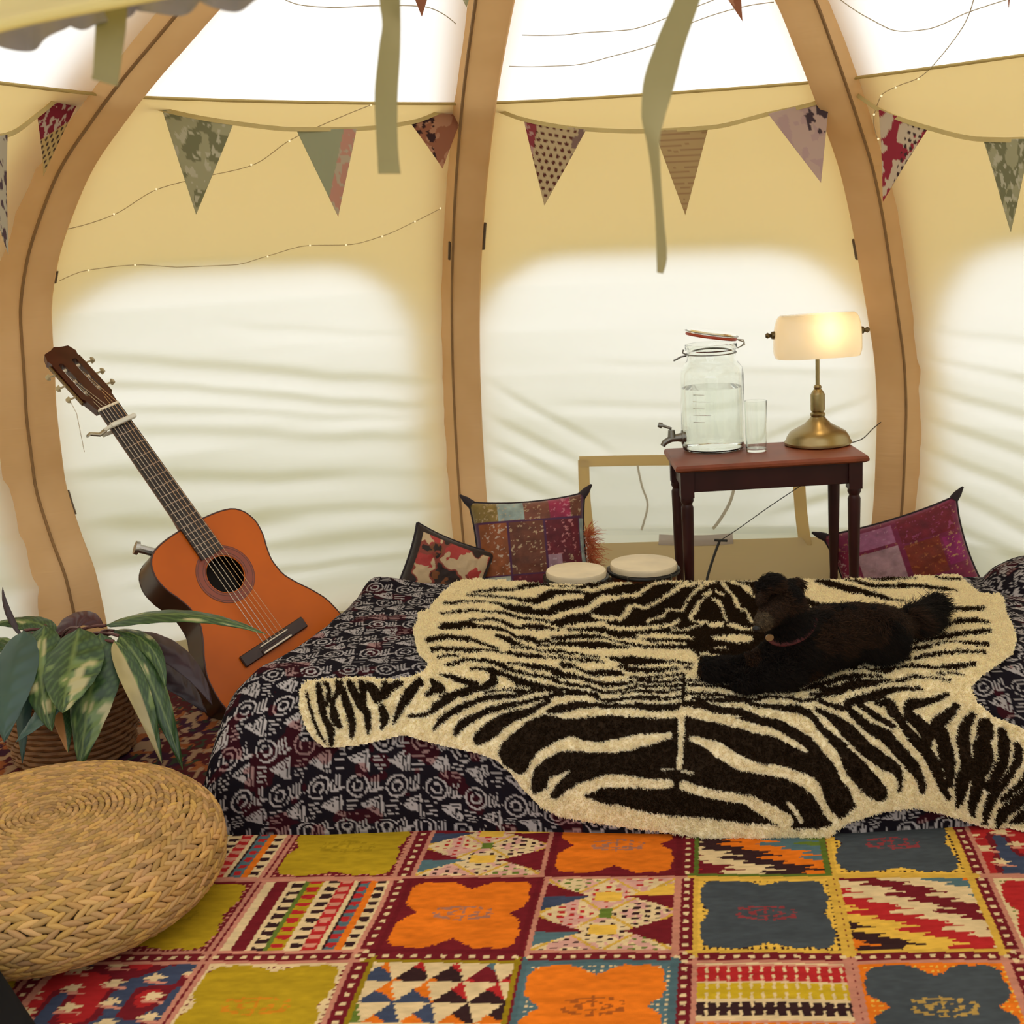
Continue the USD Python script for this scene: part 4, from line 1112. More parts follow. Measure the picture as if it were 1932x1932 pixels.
while s > d[-1] * 0.20:
    r, z = np.interp(s, d, pp[:, 0]), np.interp(s, d, pp[:, 1])
    r2, z2 = np.interp(s - 0.01, d, pp[:, 0]), np.interp(s - 0.01, d, pp[:, 1])
    t = np.array([r2 - r, z2 - z])
    t /= np.linalg.norm(t)
    step = 0.0115 + 0.0035 * (1 - s / d[-1])
    ll = 0.012 + 0.012 * np.clip(r / PR, 0, 1) ** 2.5
    n = max(int(2 * np.pi * r / (ll * 0.86)), 5)
    tone = 0.85 + 0.3 * rng.random()
    for k in range(n):
        a = 2 * np.pi * (k + 0.37 * row + 0.12 * rng.random()) / n
        er, et = np.array([np.cos(a), np.sin(a), 0]), np.array([-np.sin(a), np.cos(a), 0])
        ed = er * t[0] + np.array([0, 0, t[1]])
        no = np.cross(et, ed)
        no = no if no @ (er * np.sign(r) * (-t[1]) + np.array([0, 0, t[0]])) > 0 else -no
        sl = 0.34 * (1 if row % 2 else -1) + 0.13 * rng.normal()
        lx, ly = et * math.cos(sl) + ed * math.sin(sl), ed * math.cos(sl) - et * math.sin(sl)
        q = np.stack([lx * ll * 0.80, ly * step * 0.42, no * 0.0050], 0)
        p = er * r + np.array([0, 0, z]) + no * (0.0 + 0.002 * rng.random())
        V.append(lv @ q + p)
        F.append(leafs.faces + nf)
        nf += len(lv)
        C.append(np.tile(np.array([0.50, 0.285, 0.088]) * (0.60 + 0.5 * rng.random()) * tone * np.array([1, 0.95 + 0.1 * rng.random(), 0.8 + 0.5 * rng.random()]), (len(lv), 1)))
    s -= step * 0.92
    row += 1
w_ = obj('plaited_straw', tri(np.vstack(V), np.vstack(F)), 'straw', pouf, color=np.vstack(C), kind='stuff')

# ------------------------------------------------------------------ classical guitar leaning at the wall
GS = 1.13
gs, gn = on_y(515, 1210, 2.90), on_y(205, 770, 3.05)      # saddle and nut
gy_ = gn - gs
gl = np.linalg.norm(gy_)
gx_ = np.array([0.83, 0.10, 0.55])
_n = np.array([0.66, -0.70, 0.35])
GA = frame(x=np.cross(gy_, _n), y=gy_)                                    # x across, y up the neck, z out of the soundboard
k_ = gl / 0.65
guitar = thing('guitar', 'orange-topped classical guitar leaning against the tent wall beside the mattress', 'guitar', gs, GA)


def gm(m):
    """Scales a guitar piece from true size to this one."""
    m = m.copy()
    m.vertices = m.vertices * k_
    return m


half = np.array([(0, -0.175), (0.05, -0.174), (0.10, -0.166), (0.15, -0.140), (0.178, -0.095), (0.186, -0.045), (0.180, 0.005), (0.160, 0.05), (0.135, 0.09), (0.120, 0.125), (0.118, 0.155), (0.126, 0.19), (0.139, 0.225), (0.143, 0.255), (0.134, 0.288), (0.108, 0.312), (0.06, 0.322), (0, 0.325)])
hs = spline(half, 64)
outl = np.vstack([hs, (hs * [-1, 1])[-2:0:-1]])
import shapely.geometry as sg
HOLE = (0.0, 0.187)
poly = sg.Polygon(outl)
hole = sg.Point(HOLE).buffer(0.0445, 40)


def slab(shape, t, z0):
    m = trimesh.util.concatenate([trimesh.creation.extrude_polygon(g, t, engine='earcut') for g in getattr(shape, 'geoms', [shape])])
    m.apply_translation((0, 0, z0))
    return m


D_ = 0.098
obj('soundboard', gm(slab(poly.buffer(0.0).difference(hole), 0.003, -0.003)), 'spruce', guitar)
obj('back_plate', gm(slab(poly, 0.004, -D_)), 'rosewood', guitar)
z_ = np.array([-D_ + 0.001, -D_ / 2, -0.0005])
O = np.vstack([outl, outl[:1]])
obj('side_ribs', gm(grid(np.stack([np.c_[O * 0.998, np.full(len(O), z)] for z in z_])[:, ::-1])), 'rosewood', guitar, smooth=50)
obj('binding', gm(tube(np.c_[O, np.full(len(O), -0.001)], 0.0022, 6)), 'dark_red_edge', guitar)
obj('cavity', gm(slab(sg.Point(HOLE).buffer(0.05, 30), 0.002, -0.06)), 'black_inside', guitar)
ros = obj('rosette', gm(slab(sg.Point(HOLE).buffer(0.069, 40).difference(sg.Point(HOLE).buffer(0.0465, 40)), 0.0007, 0.0)), 'rosette_red', guitar)
for r0 in (0.0465, 0.052, 0.064, 0.0685):
    obj('ring', gm(slab(sg.Point(HOLE).buffer(r0 + 0.0009, 40).difference(sg.Point(HOLE).buffer(r0, 40)), 0.0003, 0.0007)), 'rosette_dark', ros)
NUT = 0.65
fb = sg.Polygon([(-0.026, NUT), (0.026, NUT), (0.031, 0.24), (-0.031, 0.24)])
obj('fingerboard', gm(slab(fb.difference(sg.Point(HOLE).buffer(0.047)), 0.006, 0.001)), 'ebony', guitar)
nk = []
for y, w, dz in ((0.30, 0.030, 0.060), (0.325, 0.029, 0.038), (0.36, 0.028, 0.026), (0.5, 0.0265, 0.023), (NUT, 0.025, 0.021)):
    a = np.linspace(0, np.pi, 14)
    nk.append(np.c_[-w * np.cos(a), np.full(14, y), 0.001 - dz * np.sin(a) ** 0.8])
nkm = np.array(nk)
obj('neck', gm(grid(np.concatenate([nkm, nkm[:, :1]], 1))), 'mahogany', guitar, smooth=50)
fr = []
for k in range(1, 20):
    y = NUT - 0.65 * (1 - 2 ** (-k / 12))
    w = 0.026 + (NUT - y) * 0.0122
    if y < 0.245:
        break
    obj('fret', gm(tube([(-w, y, 0.0075), (w, y, 0.0075)], 0.0011, 6)), 'fret_metal', guitar)
obj('nut', gm(rbox(0.053, 0.006, 0.011, 0.001, 1, (0, NUT + 0.002, 0.004))), 'bone', guitar)
# slotted head, tilted back
tilt = math.radians(-14)
R_ = trimesh.transformations.rotation_matrix(tilt, (1, 0, 0), (0, NUT, 0))
hd = sg.Polygon([(-0.027, NUT + 0.004), (0.027, NUT + 0.004), (0.033, NUT + 0.04), (0.037, NUT + 0.05), (0.035, NUT + 0.165), (0.038, NUT + 0.175), (0.031, NUT + 0.195), (0.012, NUT + 0.199), (0, NUT + 0.205), (-0.012, NUT + 0.199), (-0.031, NUT + 0.195), (-0.038, NUT + 0.175), (-0.035, NUT + 0.165), (-0.037, NUT + 0.05), (-0.033, NUT + 0.04)])
for s in (-1, 1):
    hd = hd.difference(sg.LineString([(s * 0.0175, NUT + 0.055), (s * 0.0175, NUT + 0.15)]).buffer(0.0062))
hm = slab(hd, 0.020, -0.017)
hm.apply_transform(R_)
obj('headstock', gm(hm), 'head_wood', guitar)
for s in (-1, 1):
    pl_ = rbox(0.004, 0.125, 0.012, 0.0015, 1, (s * 0.0385, NUT + 0.1025, -0.007))
    pl_.apply_transform(R_)
    tp = obj('tuner_plate', gm(pl_), 'old_brass', guitar)
    for k in range(3):
        y = NUT + 0.065 + 0.0375 * k
        pc = cat(tube([(s * 0.038, y, -0.007), (s * 0.055, y, -0.007)], 0.0022, 8), tube([(s * 0.055, y, -0.013), (s * 0.060, y, -0.010), (s * 0.062, y, -0.007), (s * 0.060, y, -0.004), (s * 0.055, y, -0.001)], 0.0055, 8, flat=0.6))
        pc.apply_transform(R_)
        obj('tuner_button', gm(pc), 'bone_old', guitar)
        ro = tube([(s * 0.006, y, -0.007), (s * 0.034, y, -0.007)], 0.0045, 10)
        ro.apply_transform(R_)
        obj('string_roller', gm(ro), 'bone', guitar)
br = obj('bridge', gm(cat(rbox(0.185, 0.028, 0.008, 0.002, 1, (0, -0.002, 0.004)), rbox(0.085, 0.012, 0.006, 0.0015, 1, (0, -0.010, 0.009)))), 'ebony_red', guitar)
obj('saddle', gm(rbox(0.080, 0.003, 0.010, 0.001, 1, (0, 0.004, 0.010))), 'bone', br)
obj('tie_block', gm(rbox(0.082, 0.004, 0.004, 0.001, 1, (0, -0.012, 0.0125))), 'bone', br)
for k in range(6):
    x0, x1 = -0.029 + 0.0116 * k, -0.0215 + 0.0086 * k
    p0 = (x1, NUT + 0.002, 0.0095)
    e_ = np.array([(0.0175 if x1 > 0 else -0.0175), NUT + 0.06 + 0.03 * (k % 3), -0.004, 1])
    p1 = (R_ @ e_)[:3]
    obj('string', gm(tube([(x0, 0.004, 0.0145), p0, p1], 0.0007 if k > 2 else 0.0009, 5)), 'string_nylon' if k > 2 else 'string_wound', guitar)
tl = [(-0.062, NUT + 0.062, -0.02), (-0.064, NUT + 0.03, -0.015), (-0.07, NUT - 0.02, 0.0), (-0.085, NUT - 0.05, 0.01)]
obj('strap_stud', gm(cat(tube([(-0.07, 0.300, -0.05), (-0.115, 0.345, -0.05)], 0.010, 10), tube([(-0.113, 0.343, -0.05), (-0.119, 0.349, -0.05)], 0.016, 12))), 'steel', guitar)
tail = gn + GA @ (np.array([-0.058, 0.055, -0.02]) * k_)
obj('loose_string_end', tri(*(lambda m: ((m.vertices - gs) @ GA, m.faces))(tube([tail, tail + (0.012, 0, -0.03), tail + (0.022, -0.005, -0.13)], 0.0009, 5))), 'string_wound', guitar)

capo = thing('capo', 'white spring capo clamped on the guitar neck near the head', 'capo', gs, GA)
yc = NUT - 0.045
obj('bar', gm(rbox(0.066, 0.011, 0.012, 0.003, 2, (0.004, yc, 0.0155))), 'capo_white', capo)
obj('jaw', gm(tube([(-0.028, yc, 0.016), (-0.040, yc, 0.008), (-0.043, yc, -0.010), (-0.036, yc, -0.026), (-0.010, yc, -0.030), (0.012, yc, -0.028)], 0.0045, 8)), 'capo_white', capo)
obj('grip', gm(tube([(-0.040, yc, 0.004), (-0.058, yc - 0.004, 0.004), (-0.078, yc + 0.006, 0.006), (-0.088, yc + 0.003, 0.008)], [0.005, 0.005, 0.0045, 0.003], 8)), 'steel', capo)

# ------------------------------------------------------------------ potted prayer plant in a wicker basket
PB = np.array([-1.05, 2.62, 0.007])
plant = thing('potted_plant', 'variegated prayer plant with long drooping leaves in a wicker basket', 'potted plant', PB)
prof = [(0, 0.0), (0.125, 0.0), (0.130, 0.01), (0.150, 0.12), (0.158, 0.20), (0.152, 0.205), (0.146, 0.198), (0.14, 0.18), (0, 0.175)]
basket = obj('basket', lathe(prof, 60), 'wicker', plant)
for k in range(13):
    z = 0.012 + 0.0148 * k
    r = np.interp(z, [0.0, 0.01, 0.12, 0.20], [0.127, 0.131, 0.151, 0.159])
    a = np.linspace(0, 2 * np.pi, 121)
    obj('wicker_strand', tube(np.c_[(r + 0.003 * np.sin(a * 20 + np.pi * k)) * np.cos(a), (r + 0.003 * np.sin(a * 20 + np.pi * k)) * np.sin(a), np.full(121, z)], 0.0066, 6, cap=False), 'wicker', basket)
obj('soil', lathe([(0, 0.183), (0.139, 0.183), (0.139, 0.180)], 30), 'soil', plant)


def leaf(base, mid, tip, width, side_up, c0=None, droop=0.25, nu=30, nv=15, seed=0):
    """A long pointed leaf along base-mid-tip with a folded midrib; returns mesh and colours."""
    b, m_, t_ = map(np.asarray, (base, mid, tip))
    u = np.linspace(0, 1, nu)[:, None]
    c = (1 - u) ** 2 * b + 2 * u * (1 - u) * m_ + u * u * t_
    tg = np.gradient(c, axis=0)
    tg /= np.linalg.norm(tg, axis=1, keepdims=True)
    sd = np.cross(tg, np.asarray(side_up, float))
    sd /= np.maximum(np.linalg.norm(sd, axis=1, keepdims=True), 1e-6)
    no = np.cross(sd, tg)
    w = width * (np.sin(np.pi * np.clip(u[:, 0], 0, 1) ** 0.72)) ** 0.75 * (1 - 0.25 * u[:, 0])
    v = np.linspace(-1, 1, nv)
    P = c[:, None] + sd[:, None] * (w[:, None, None] * v[:, None]) - no[:, None] * (w[:, None] * (droop * np.abs(v) ** 1.5))[..., None]
    rip = 0.012 * width / 0.05 * 0.1 * np.sin(u * 40 + np.abs(v) * 5)
    P = P + no[:, None] * rip[..., None]
    uu, vv = np.broadcast_arrays(u, v)
    vein = np.abs(np.modf(np.abs(uu * 11 - np.abs(vv) * 2.4) + 20)[0] - 0.5)
    n = fbm(np.stack([uu * 5 + seed, vv * 1.5, uu * 0 - uu * 0], -1), seed, 2)
    col = np.empty(uu.shape + (3,))
    col[:] = (0.020, 0.050, 0.014)
    col[vein < 0.16] = (0.055, 0.105, 0.028)
    col[n > 0.70] = (0.13, 0.19, 0.055)
    col[n > 0.79] = (0.40, 0.36, 0.18)
    col[np.abs(vv) < 0.09] = (0.12, 0.17, 0.05)
    if c0 is not None:
        part = vv > (-0.1 if c0[0] > 0.3 else -2)
        col[part] = (np.asarray(c0) * (0.8 + 0.4 * n)[..., None])[part]
    return sheet(P, 0.0012), np.vstack([col.reshape(-1, 3)] * 2)


# leaf by leaf as the photograph shows them: root of the blade, bend and tip as pixels and distances
LEAVES = [((190, 1195, 2.50), (170, 1300, 2.40), (150, 1452, 2.33), 0.062, None), ((150, 1185, 2.50), (130, 1270, 2.38), (118, 1345, 2.30), 0.068, None), ((85, 1180, 2.52), (70, 1270, 2.40), (98, 1380, 2.33), 0.050, None),
          ((45, 1190, 2.50), (15, 1290, 2.36), (8, 1400, 2.30), 0.052, (0.035, 0.075, 0.060)), ((200, 1180, 2.55), (340, 1145, 2.50), (502, 1196, 2.44), 0.026, None), ((225, 1195, 2.58), (340, 1220, 2.55), (400, 1330, 2.50), 0.036, (0.035, 0.012, 0.016)),
          ((225, 1200, 2.50), (285, 1270, 2.42), (345, 1452, 2.36), 0.034, None), ((215, 1210, 2.48), (265, 1300, 2.38), (305, 1440, 2.34), 0.028, (0.34, 0.28, 0.13)), ((215, 1190, 2.55), (290, 1205, 2.48), (312, 1300, 2.42), 0.024, None),
          ((110, 1200, 2.66), (150, 1150, 2.70), (195, 1185, 2.66), 0.040, (0.050, 0.010, 0.018)), ((100, 1195, 2.64), (60, 1165, 2.66), (-20, 1180, 2.62), 0.034, None), ((40, 1200, 2.62), (10, 1150, 2.64), (5, 1108, 2.66), 0.008, (0.035, 0.015, 0.018)),
          ((30, 1210, 2.55), (-10, 1200, 2.50), (-60, 1260, 2.44), 0.045, None), ((120, 1300, 2.42), (85, 1340, 2.36), (30, 1400, 2.32), 0.030, (0.06, 0.11, 0.09)), ((105, 1300, 2.46), (120, 1360, 2.40), (128, 1420, 2.36), 0.022, (0.36, 0.16, 0.05)),
          ((60, 1195, 2.62), (45, 1230, 2.50), (42, 1440, 2.38), 0.036, (0.022, 0.06, 0.05)), ((260, 1230, 2.62), (320, 1260, 2.60), (390, 1345, 2.58), 0.045, (0.028, 0.010, 0.014))]
for q, (b, m_, t_, w, c0) in enumerate(LEAVES):
    B, Mm, T_ = (on_y(p[0], p[1], p[2]) - PB for p in (b, m_, t_))
    ms, cl = leaf(B, Mm + (Mm - (B + T_) / 2) * 0.35, T_, w, (0, -0.35, 1), c0, seed=q + 3)
    lf = obj('leaf', ms, 'leaf', plant, color=cl)
    st = np.array([0.05 * math.cos(q * 2.4), 0.05 * math.sin(q * 2.4), 0.18])
    obj('leaf_stalk', tube(spline([st, st * 0.5 + B * 0.5 + (0, 0, 0.05), B], 12), [0.0035] * 12, 6), 'stalk', lf)


def on_wall(px, py, off=0.02, roof=False):
    """The point on the tent's lining (held off by a little) that the photograph shows at this pixel."""
    d = ray(px, py)
    t = np.linspace(1.5, 6.0, 1800)
    p = EYE + d * t[:, None]
    x, y = p[:, 0] - CX, p[:, 1] - CY
    az = np.degrees(np.arctan2(x, y)) + 7.55
    k, f = np.floor(az / 40).astype(int), (az / 40) % 1
    r = np.hypot(x, y)
    lim = np.array([float(wall_r(int(a) % 9, b, np.clip(c, 0.0, 1.98))) for a, b, c in zip(k, f, p[:, 2])])
    lim = (lim + 0.06) * (1 - 0.028 * 4 * f * (1 - f)) - off
    i = np.argmax((r > lim) & (y > -0.6))
    return p[i]


# ------------------------------------------------------------------ hatch in the back wall
vent = thing('wall_hatch', 'cream taped hatch low in the back wall behind the side table', 'tent window', on_wall(1300, 1000))
VO = on_wall(1300, 1000)


def strip(name, pts, w, mat, parent, org, t=0.004, n=14, off=0.025, label=None):
    """A tape stuck along the wall through pixels; w is its breadth in metres."""
    p = spline(np.array([on_wall(*q, off) for q in pts]), n)
    tg = np.gradient(p, axis=0)
    tg /= np.linalg.norm(tg, axis=1, keepdims=True)
    inward = np.array([CX, CY, 0.9]) - p
    inward /= np.linalg.norm(inward, axis=1, keepdims=True)
    sd = np.cross(tg, inward)
    sd /= np.linalg.norm(sd, axis=1, keepdims=True)
    return obj(name, sheet(np.stack([p - sd * w / 2, p, p + sd * w / 2], 1) - org, t), mat, parent, label=label)


quad = [[on_wall(1105 + (1515 - 1105) * a, (872 + (890 - 872) * a) * (1 - b) + (1000 + (1010 - 1000) * a) * b, 0.012) for a in np.linspace(0, 1, 14)] for b in np.linspace(0, 1, 8)]
obj('clear_panel', sheet(np.array(quad) - VO, 0.001), 'hatch_film', vent)
strip('frame_tape', [(1093, 871), (1290, 868), (1518, 872)], 0.036, 'tape_cream', vent, VO)
strip('frame_tape', [(1101, 868), (1103, 930), (1112, 1012)], 0.038, 'tape_cream', vent, VO)
strip('frame_tape', [(1506, 880), (1510, 950), (1520, 1030)], 0.040, 'tape_cream', vent, VO)
strip('sill_film', [(1112, 1004), (1300, 1002), (1500, 999)], 0.022, 'hatch_film', vent, VO, off=0.03)
strip('flap', [(1243, 1018), (1310, 1020), (1383, 1016)], 0.036, 'flap_lilac', vent, VO, off=0.036)
strip('hanging_tape', [(1203, 878), (1212, 920), (1222, 950), (1215, 985), (1210, 1000)], 0.007, 'tape_grey', vent, VO, off=0.03)
strip('hanging_tape', [(1388, 900), (1380, 940), (1362, 975), (1345, 998)], 0.010, 'tape_grey', vent, VO, off=0.03)
sk = [[on_wall(1112 + (1590 - 1112) * a, (1012 + 14 * (1 - a)) * (1 - b) + 1130 * b, 0.03) for a in np.linspace(0, 1, 16)] for b in np.linspace(0, 1, 8)]
obj('skirt', sheet(np.array(sk) - VO, 0.003), 'skirt_cloth', vent)

# ------------------------------------------------------------------ side table
TO = np.array([0.755, 3.44, 0.0])
TR_ = frame(x=(1, -0.02, 0.026), z=(-0.026, 0.0, 1))
tb = thing('side_table', 'small dark red wooden side table by the back wall', 'table', TO, TR_)
TH, TW, TD = 0.515, 0.545, 0.30
top = [(s * (TW / 2 - i), s2 * (TD / 2 - i), z) for i, z in ((0.010, TH - 0.020), (0.0, TH - 0.014), (0.0, TH - 0.007), (0.004, TH)) for s in (-1, 1) for s2 in (-1, 1)]
obj('tabletop', man(m3.Manifold.hull_points(np.array(top))), 'table_top_wood', tb, smooth=20)
obj('apron', rbox(TW - 0.07, 0.016, 0.062, 0.002, 1, (0, -TD / 2 + 0.035, TH - 0.052)), 'table_wood', tb)
obj('apron', rbox(TW - 0.07, 0.016, 0.062, 0.002, 1, (0, TD / 2 - 0.035, TH - 0.052)), 'table_wood', tb)
for s in (-1, 1):
    obj('apron', rbox(0.016, TD - 0.07, 0.062, 0.002, 1, (s * (TW / 2 - 0.035), 0, TH - 0.052)), 'table_wood', tb)
for sx in (-1, 1):
    for sy in (-1, 1):
        a = m3.Manifold.hull_points(np.array([(x * h, y * h, z) for z, h in ((TH - 0.021, 0.019), (TH - 0.10, 0.019)) for x in (-1, 1) for y in (-1, 1)]))
        ang = np.linspace(0, 2 * np.pi, 16, endpoint=False)
        b = lathe([(0, 0.0), (0.011, 0.0), (0.013, 0.02), (0.012, 0.10), (0.016, 0.25), (0.018, TH - 0.13), (0.014, TH - 0.12), (0.019, TH - 0.11), (0.018, TH - 0.098), (0, TH - 0.098)], 20)
        m = cat(man(a), b)
        m.apply_translation((sx * (TW / 2 - 0.034), sy * (TD / 2 - 0.034), 0.003))
        obj('leg', m, 'table_wood', tb)


def on_table(px, py):
    """Where this pixel meets the table top."""
    n = TR_[:, 2]
    d = ray(px, py)
    o = TO + n * TH
    return EYE + d * (((o - EYE) @ n) / (d @ n))


# ------------------------------------------------------------------ glass drinks dispenser
JO = on_table(1346, 848)
js = (JO[1] * FWD[1]) / FPX                                  # metres to a pixel, about
jar = thing('drinks_dispenser', 'clip-top glass drinks dispenser half full of water on the side table', 'drinks dispenser', JO, TR_)
R0 = 0.094
outer = [(0.0, 0.0005), (0.078, 0.0005), (0.090, 0.006), (0.0935, 0.018), (0.0935, 0.225), (0.0905, 0.245), (0.078, 0.262), (0.0715, 0.272), (0.0715, 0.298), (0.0765, 0.302), (0.0765, 0.318)]
inner = [(0.0695, 0.318), (0.0665, 0.300), (0.0665, 0.272), (0.074, 0.259), (0.0865, 0.243), (0.0893, 0.224), (0.0893, 0.020), (0.086, 0.010), (0.074, 0.006), (0.0, 0.006)]
obj('glass_body', lathe(outer + inner, 72), 'jar_glass', jar, smooth=40)
obj('water', lathe([(0.0, 0.0064), (0.074, 0.0064), (0.0855, 0.0105), (0.0889, 0.020), (0.0889, 0.190), (0.0, 0.190)], 72), 'water', jar, smooth=40)
em = []
for z, w in ((0.178, 0.03), (0.158, 0.045), (0.138, 0.03), (0.118, 0.045), (0.098, 0.03)):
    a = np.linspace(-2.35, -2.35 + w / R0 * 1.2, 10)
    em.append(tube(np.c_[0.0938 * np.cos(a), 0.0938 * np.sin(a), np.full(10, z)], 0.0011, 5))
obj('embossing', cat(*em), 'jar_glass', jar)
LR = trimesh.transformations.rotation_matrix(math.radians(10), (0, 1, 0), (0.076, 0, 0.325))
lid = lathe([(0, 0.344), (0.045, 0.344), (0.070, 0.340), (0.0745, 0.334), (0.0745, 0.331), (0, 0.331)], 48)
gask = lathe([(0.060, 0.3225), (0.0745, 0.3225), (0.0765, 0.326), (0.0745, 0.3305), (0.060, 0.3305)], 48)
rimw = tube([(0.078 * math.cos(a), 0.078 * math.sin(a), 0.335) for a in np.linspace(0, 2 * np.pi, 49)], 0.0016, 6, cap=False)
for m in (lid, gask, rimw):
    m.apply_transform(LR)
lo = obj('lid', lid, 'lid_glass', jar)
obj('rubber_seal', gask, 'seal_red', lo)
obj('clip_wire', cat(rimw, tube([(0.078, 0.01, 0.325), (0.098, 0.012, 0.322), (0.100, 0.0, 0.310), (0.078, 0.0, 0.300)], 0.0018, 6), tube([(0.078, -0.012, 0.325), (0.097, -0.010, 0.318), (0.09, 0, 0.305)], 0.0018, 6)), 'steel', lo)
nb_ = [(0.0735 * math.cos(a), 0.0735 * math.sin(a), 0.290) for a in np.linspace(0, 2 * np.pi, 49)]
obj('neck_wire', cat(tube(nb_, 0.0018, 6, cap=False), tube([(-0.073, -0.01, 0.290), (-0.085, -0.008, 0.296), (-0.082, 0.0, 0.304)], 0.0022, 6), tube([(-0.073, 0.0, 0.286), (-0.090, 0.0, 0.284), (-0.104, 0.0, 0.277), (-0.112, 0.0, 0.274)], 0.0028, 6)), 'steel_dark', jar)
T = lambda m: m
tap = obj('tap', cat(tube([(-0.086, -0.03, 0.048), (-0.118, -0.032, 0.048)], [0.016, 0.011], 16), tube([(-0.112, -0.032, 0.046), (-0.130, -0.033, 0.046), (-0.150, -0.034, 0.036), (-0.156, -0.034, 0.026)], [0.010, 0.0105, 0.009, 0.008], 12)), 'steel_dark', jar)
obj('tap_collar', tube([(-0.0935, -0.031, 0.048), (-0.0985, -0.031, 0.048)], 0.021, 20), 'steel_dark', tap)
obj('tap_lever', cat(tube([(-0.128, -0.033, 0.05), (-0.128, -0.033, 0.072)], [0.012, 0.010], 14), tube([(-0.128, -0.033, 0.076), (-0.146, -0.034, 0.084), (-0.158, -0.034, 0.088)], 0.0042, 8), tube([(-0.156, -0.034, 0.087), (-0.167, -0.034, 0.091)], [0.009, 0.007], 12)), 'steel_dark', tap)

GO = on_table(1427, 851)
tum = thing('drinking_glass', 'tall clear drinking glass beside the drinks dispenser', 'glass', GO, TR_)
obj('tumbler', lathe([(0, 0.0005), (0.0285, 0.0005), (0.0295, 0.003), (0.0325, 0.150), (0.0308, 0.150), (0.0278, 0.010), (0, 0.010)], 48), 'jar_glass', tum, smooth=40)

# ------------------------------------------------------------------ banker's lamp
LO = on_table(1543, 838)
lamp = thing('desk_lamp', 'lit banker lamp with a white glass shade on a brass base', 'lamp', LO, TR_)
obj('base', lathe([(0, 0.001), (0.094, 0.001), (0.098, 0.004), (0.098, 0.010), (0.094, 0.014), (0.091, 0.024), (0.082, 0.038), (0.062, 0.050), (0.040, 0.062), (0.026, 0.076), (0.020, 0.084), (0, 0.084)], 64), 'brass', lamp, smooth=40)
obj('column', lathe([(0.018, 0.082), (0.022, 0.088), (0.022, 0.094), (0.017, 0.098), (0.021, 0.104), (0.021, 0.150), (0.018, 0.156), (0.013, 0.164), (0.010, 0.166), (0.012, 0.172), (0.009, 0.178), (0, 0.178)], 40), 'brass', lamp, smooth=40)
obj('stem', tube([(0, 0, 0.175), (0, 0, 0.31)], 0.0062, 16), 'brass', lamp)
SZ, SA, SB, SH = 0.262, 0.128, 0.068, 0.128
sh = []
for z in np.r_[np.linspace(0, 0.75, 14), np.linspace(0.80, 1.0, 12)]:
    k = np.maximum(1 - z ** 3.4, 0) ** (1 / 3.4)
    a = np.linspace(0, 2 * np.pi, 72, endpoint=False)
    c, s_ = np.sign(np.cos(a)) * np.abs(np.cos(a)) ** 0.55, np.sign(np.sin(a)) * np.abs(np.sin(a)) ** 0.8
    low = 1 - 0.05 * np.clip(1 - z / 0.2, 0, 1) ** 2
    sh.append(np.c_[SA * low * (0.72 + 0.28 * k) * c * (1 if z < 0.999 else 0.0), SB * k * s_, np.full(72, SZ + SH * z)])
sh = np.array(sh)
shade = obj('shade', grid(sh, True), 'opal_glass', lamp, smooth=60)
bulb = obj('bulb', trimesh.creation.icosphere(3, 0.022), 'bulb', lamp)
UsdGeom.Xformable(bulb).AddTranslateOp().Set(Gf.Vec3d(0.022, -0.012, SZ + 0.070))
obj('bracket', cat(tube([(0, 0, 0.30), (0, 0, 0.315), (0.02, 0, 0.325)], 0.005, 8), tube([(-SA - 0.004, 0, SZ + 0.070), (SA + 0.004, 0, SZ + 0.070)], 0.003, 8)), 'brass_dark', lamp)
for s in (-1, 1):
    obj('finial', tube([(s * (SA - 0.004), 0, SZ + 0.070), (s * (SA + 0.006), 0, SZ + 0.070), (s * (SA + 0.010), 0, SZ + 0.070), (s * (SA + 0.018), 0, SZ + 0.070), (s * (SA + 0.024), 0, SZ + 0.070)], [0.012, 0.011, 0.005, 0.009, 0.005], 14), 'brass_dark', lamp)
# its flex
c0 = on_table(1600, 838)
pts = [c0 + (0, 0.02, 0.004), on_y(1625, 829, 3.62), on_y(1650, 806, 3.70), on_y(1668, 792, 3.78)]
flex = obj('lamp_flex', tube(spline(np.array(pts), 16), 0.0016, 6), 'black_rubber')
tag(flex, 'thin black lamp flex running up from the table edge to the pole', 'cable')
cord = thing('power_cord', 'black cord looped under the side table down to the floor', 'cable', on_y(1358, 1020, 3.62))
co = on_y(1358, 1020, 3.62)
obj('thin_lead', tube(spline(np.array([on_y(1532, 903, 3.55), on_y(1450, 957, 3.58), on_y(1385, 1003, 3.61), co]), 16) - co, 0.0014, 6), 'black_rubber', cord)
obj('joint', tube(np.array([on_y(1348, 1019, 3.62), on_y(1372, 1020, 3.62)]) - co, 0.0042, 8), 'black_rubber', cord)
obj('thick_lead', tube(spline(np.array([co, on_y(1345, 1055, 3.60), on_y(1334, 1092, 3.58), on_y(1330, 1120, 3.55)]), 12) - co, 0.0042, 8), 'black_rubber', cord)

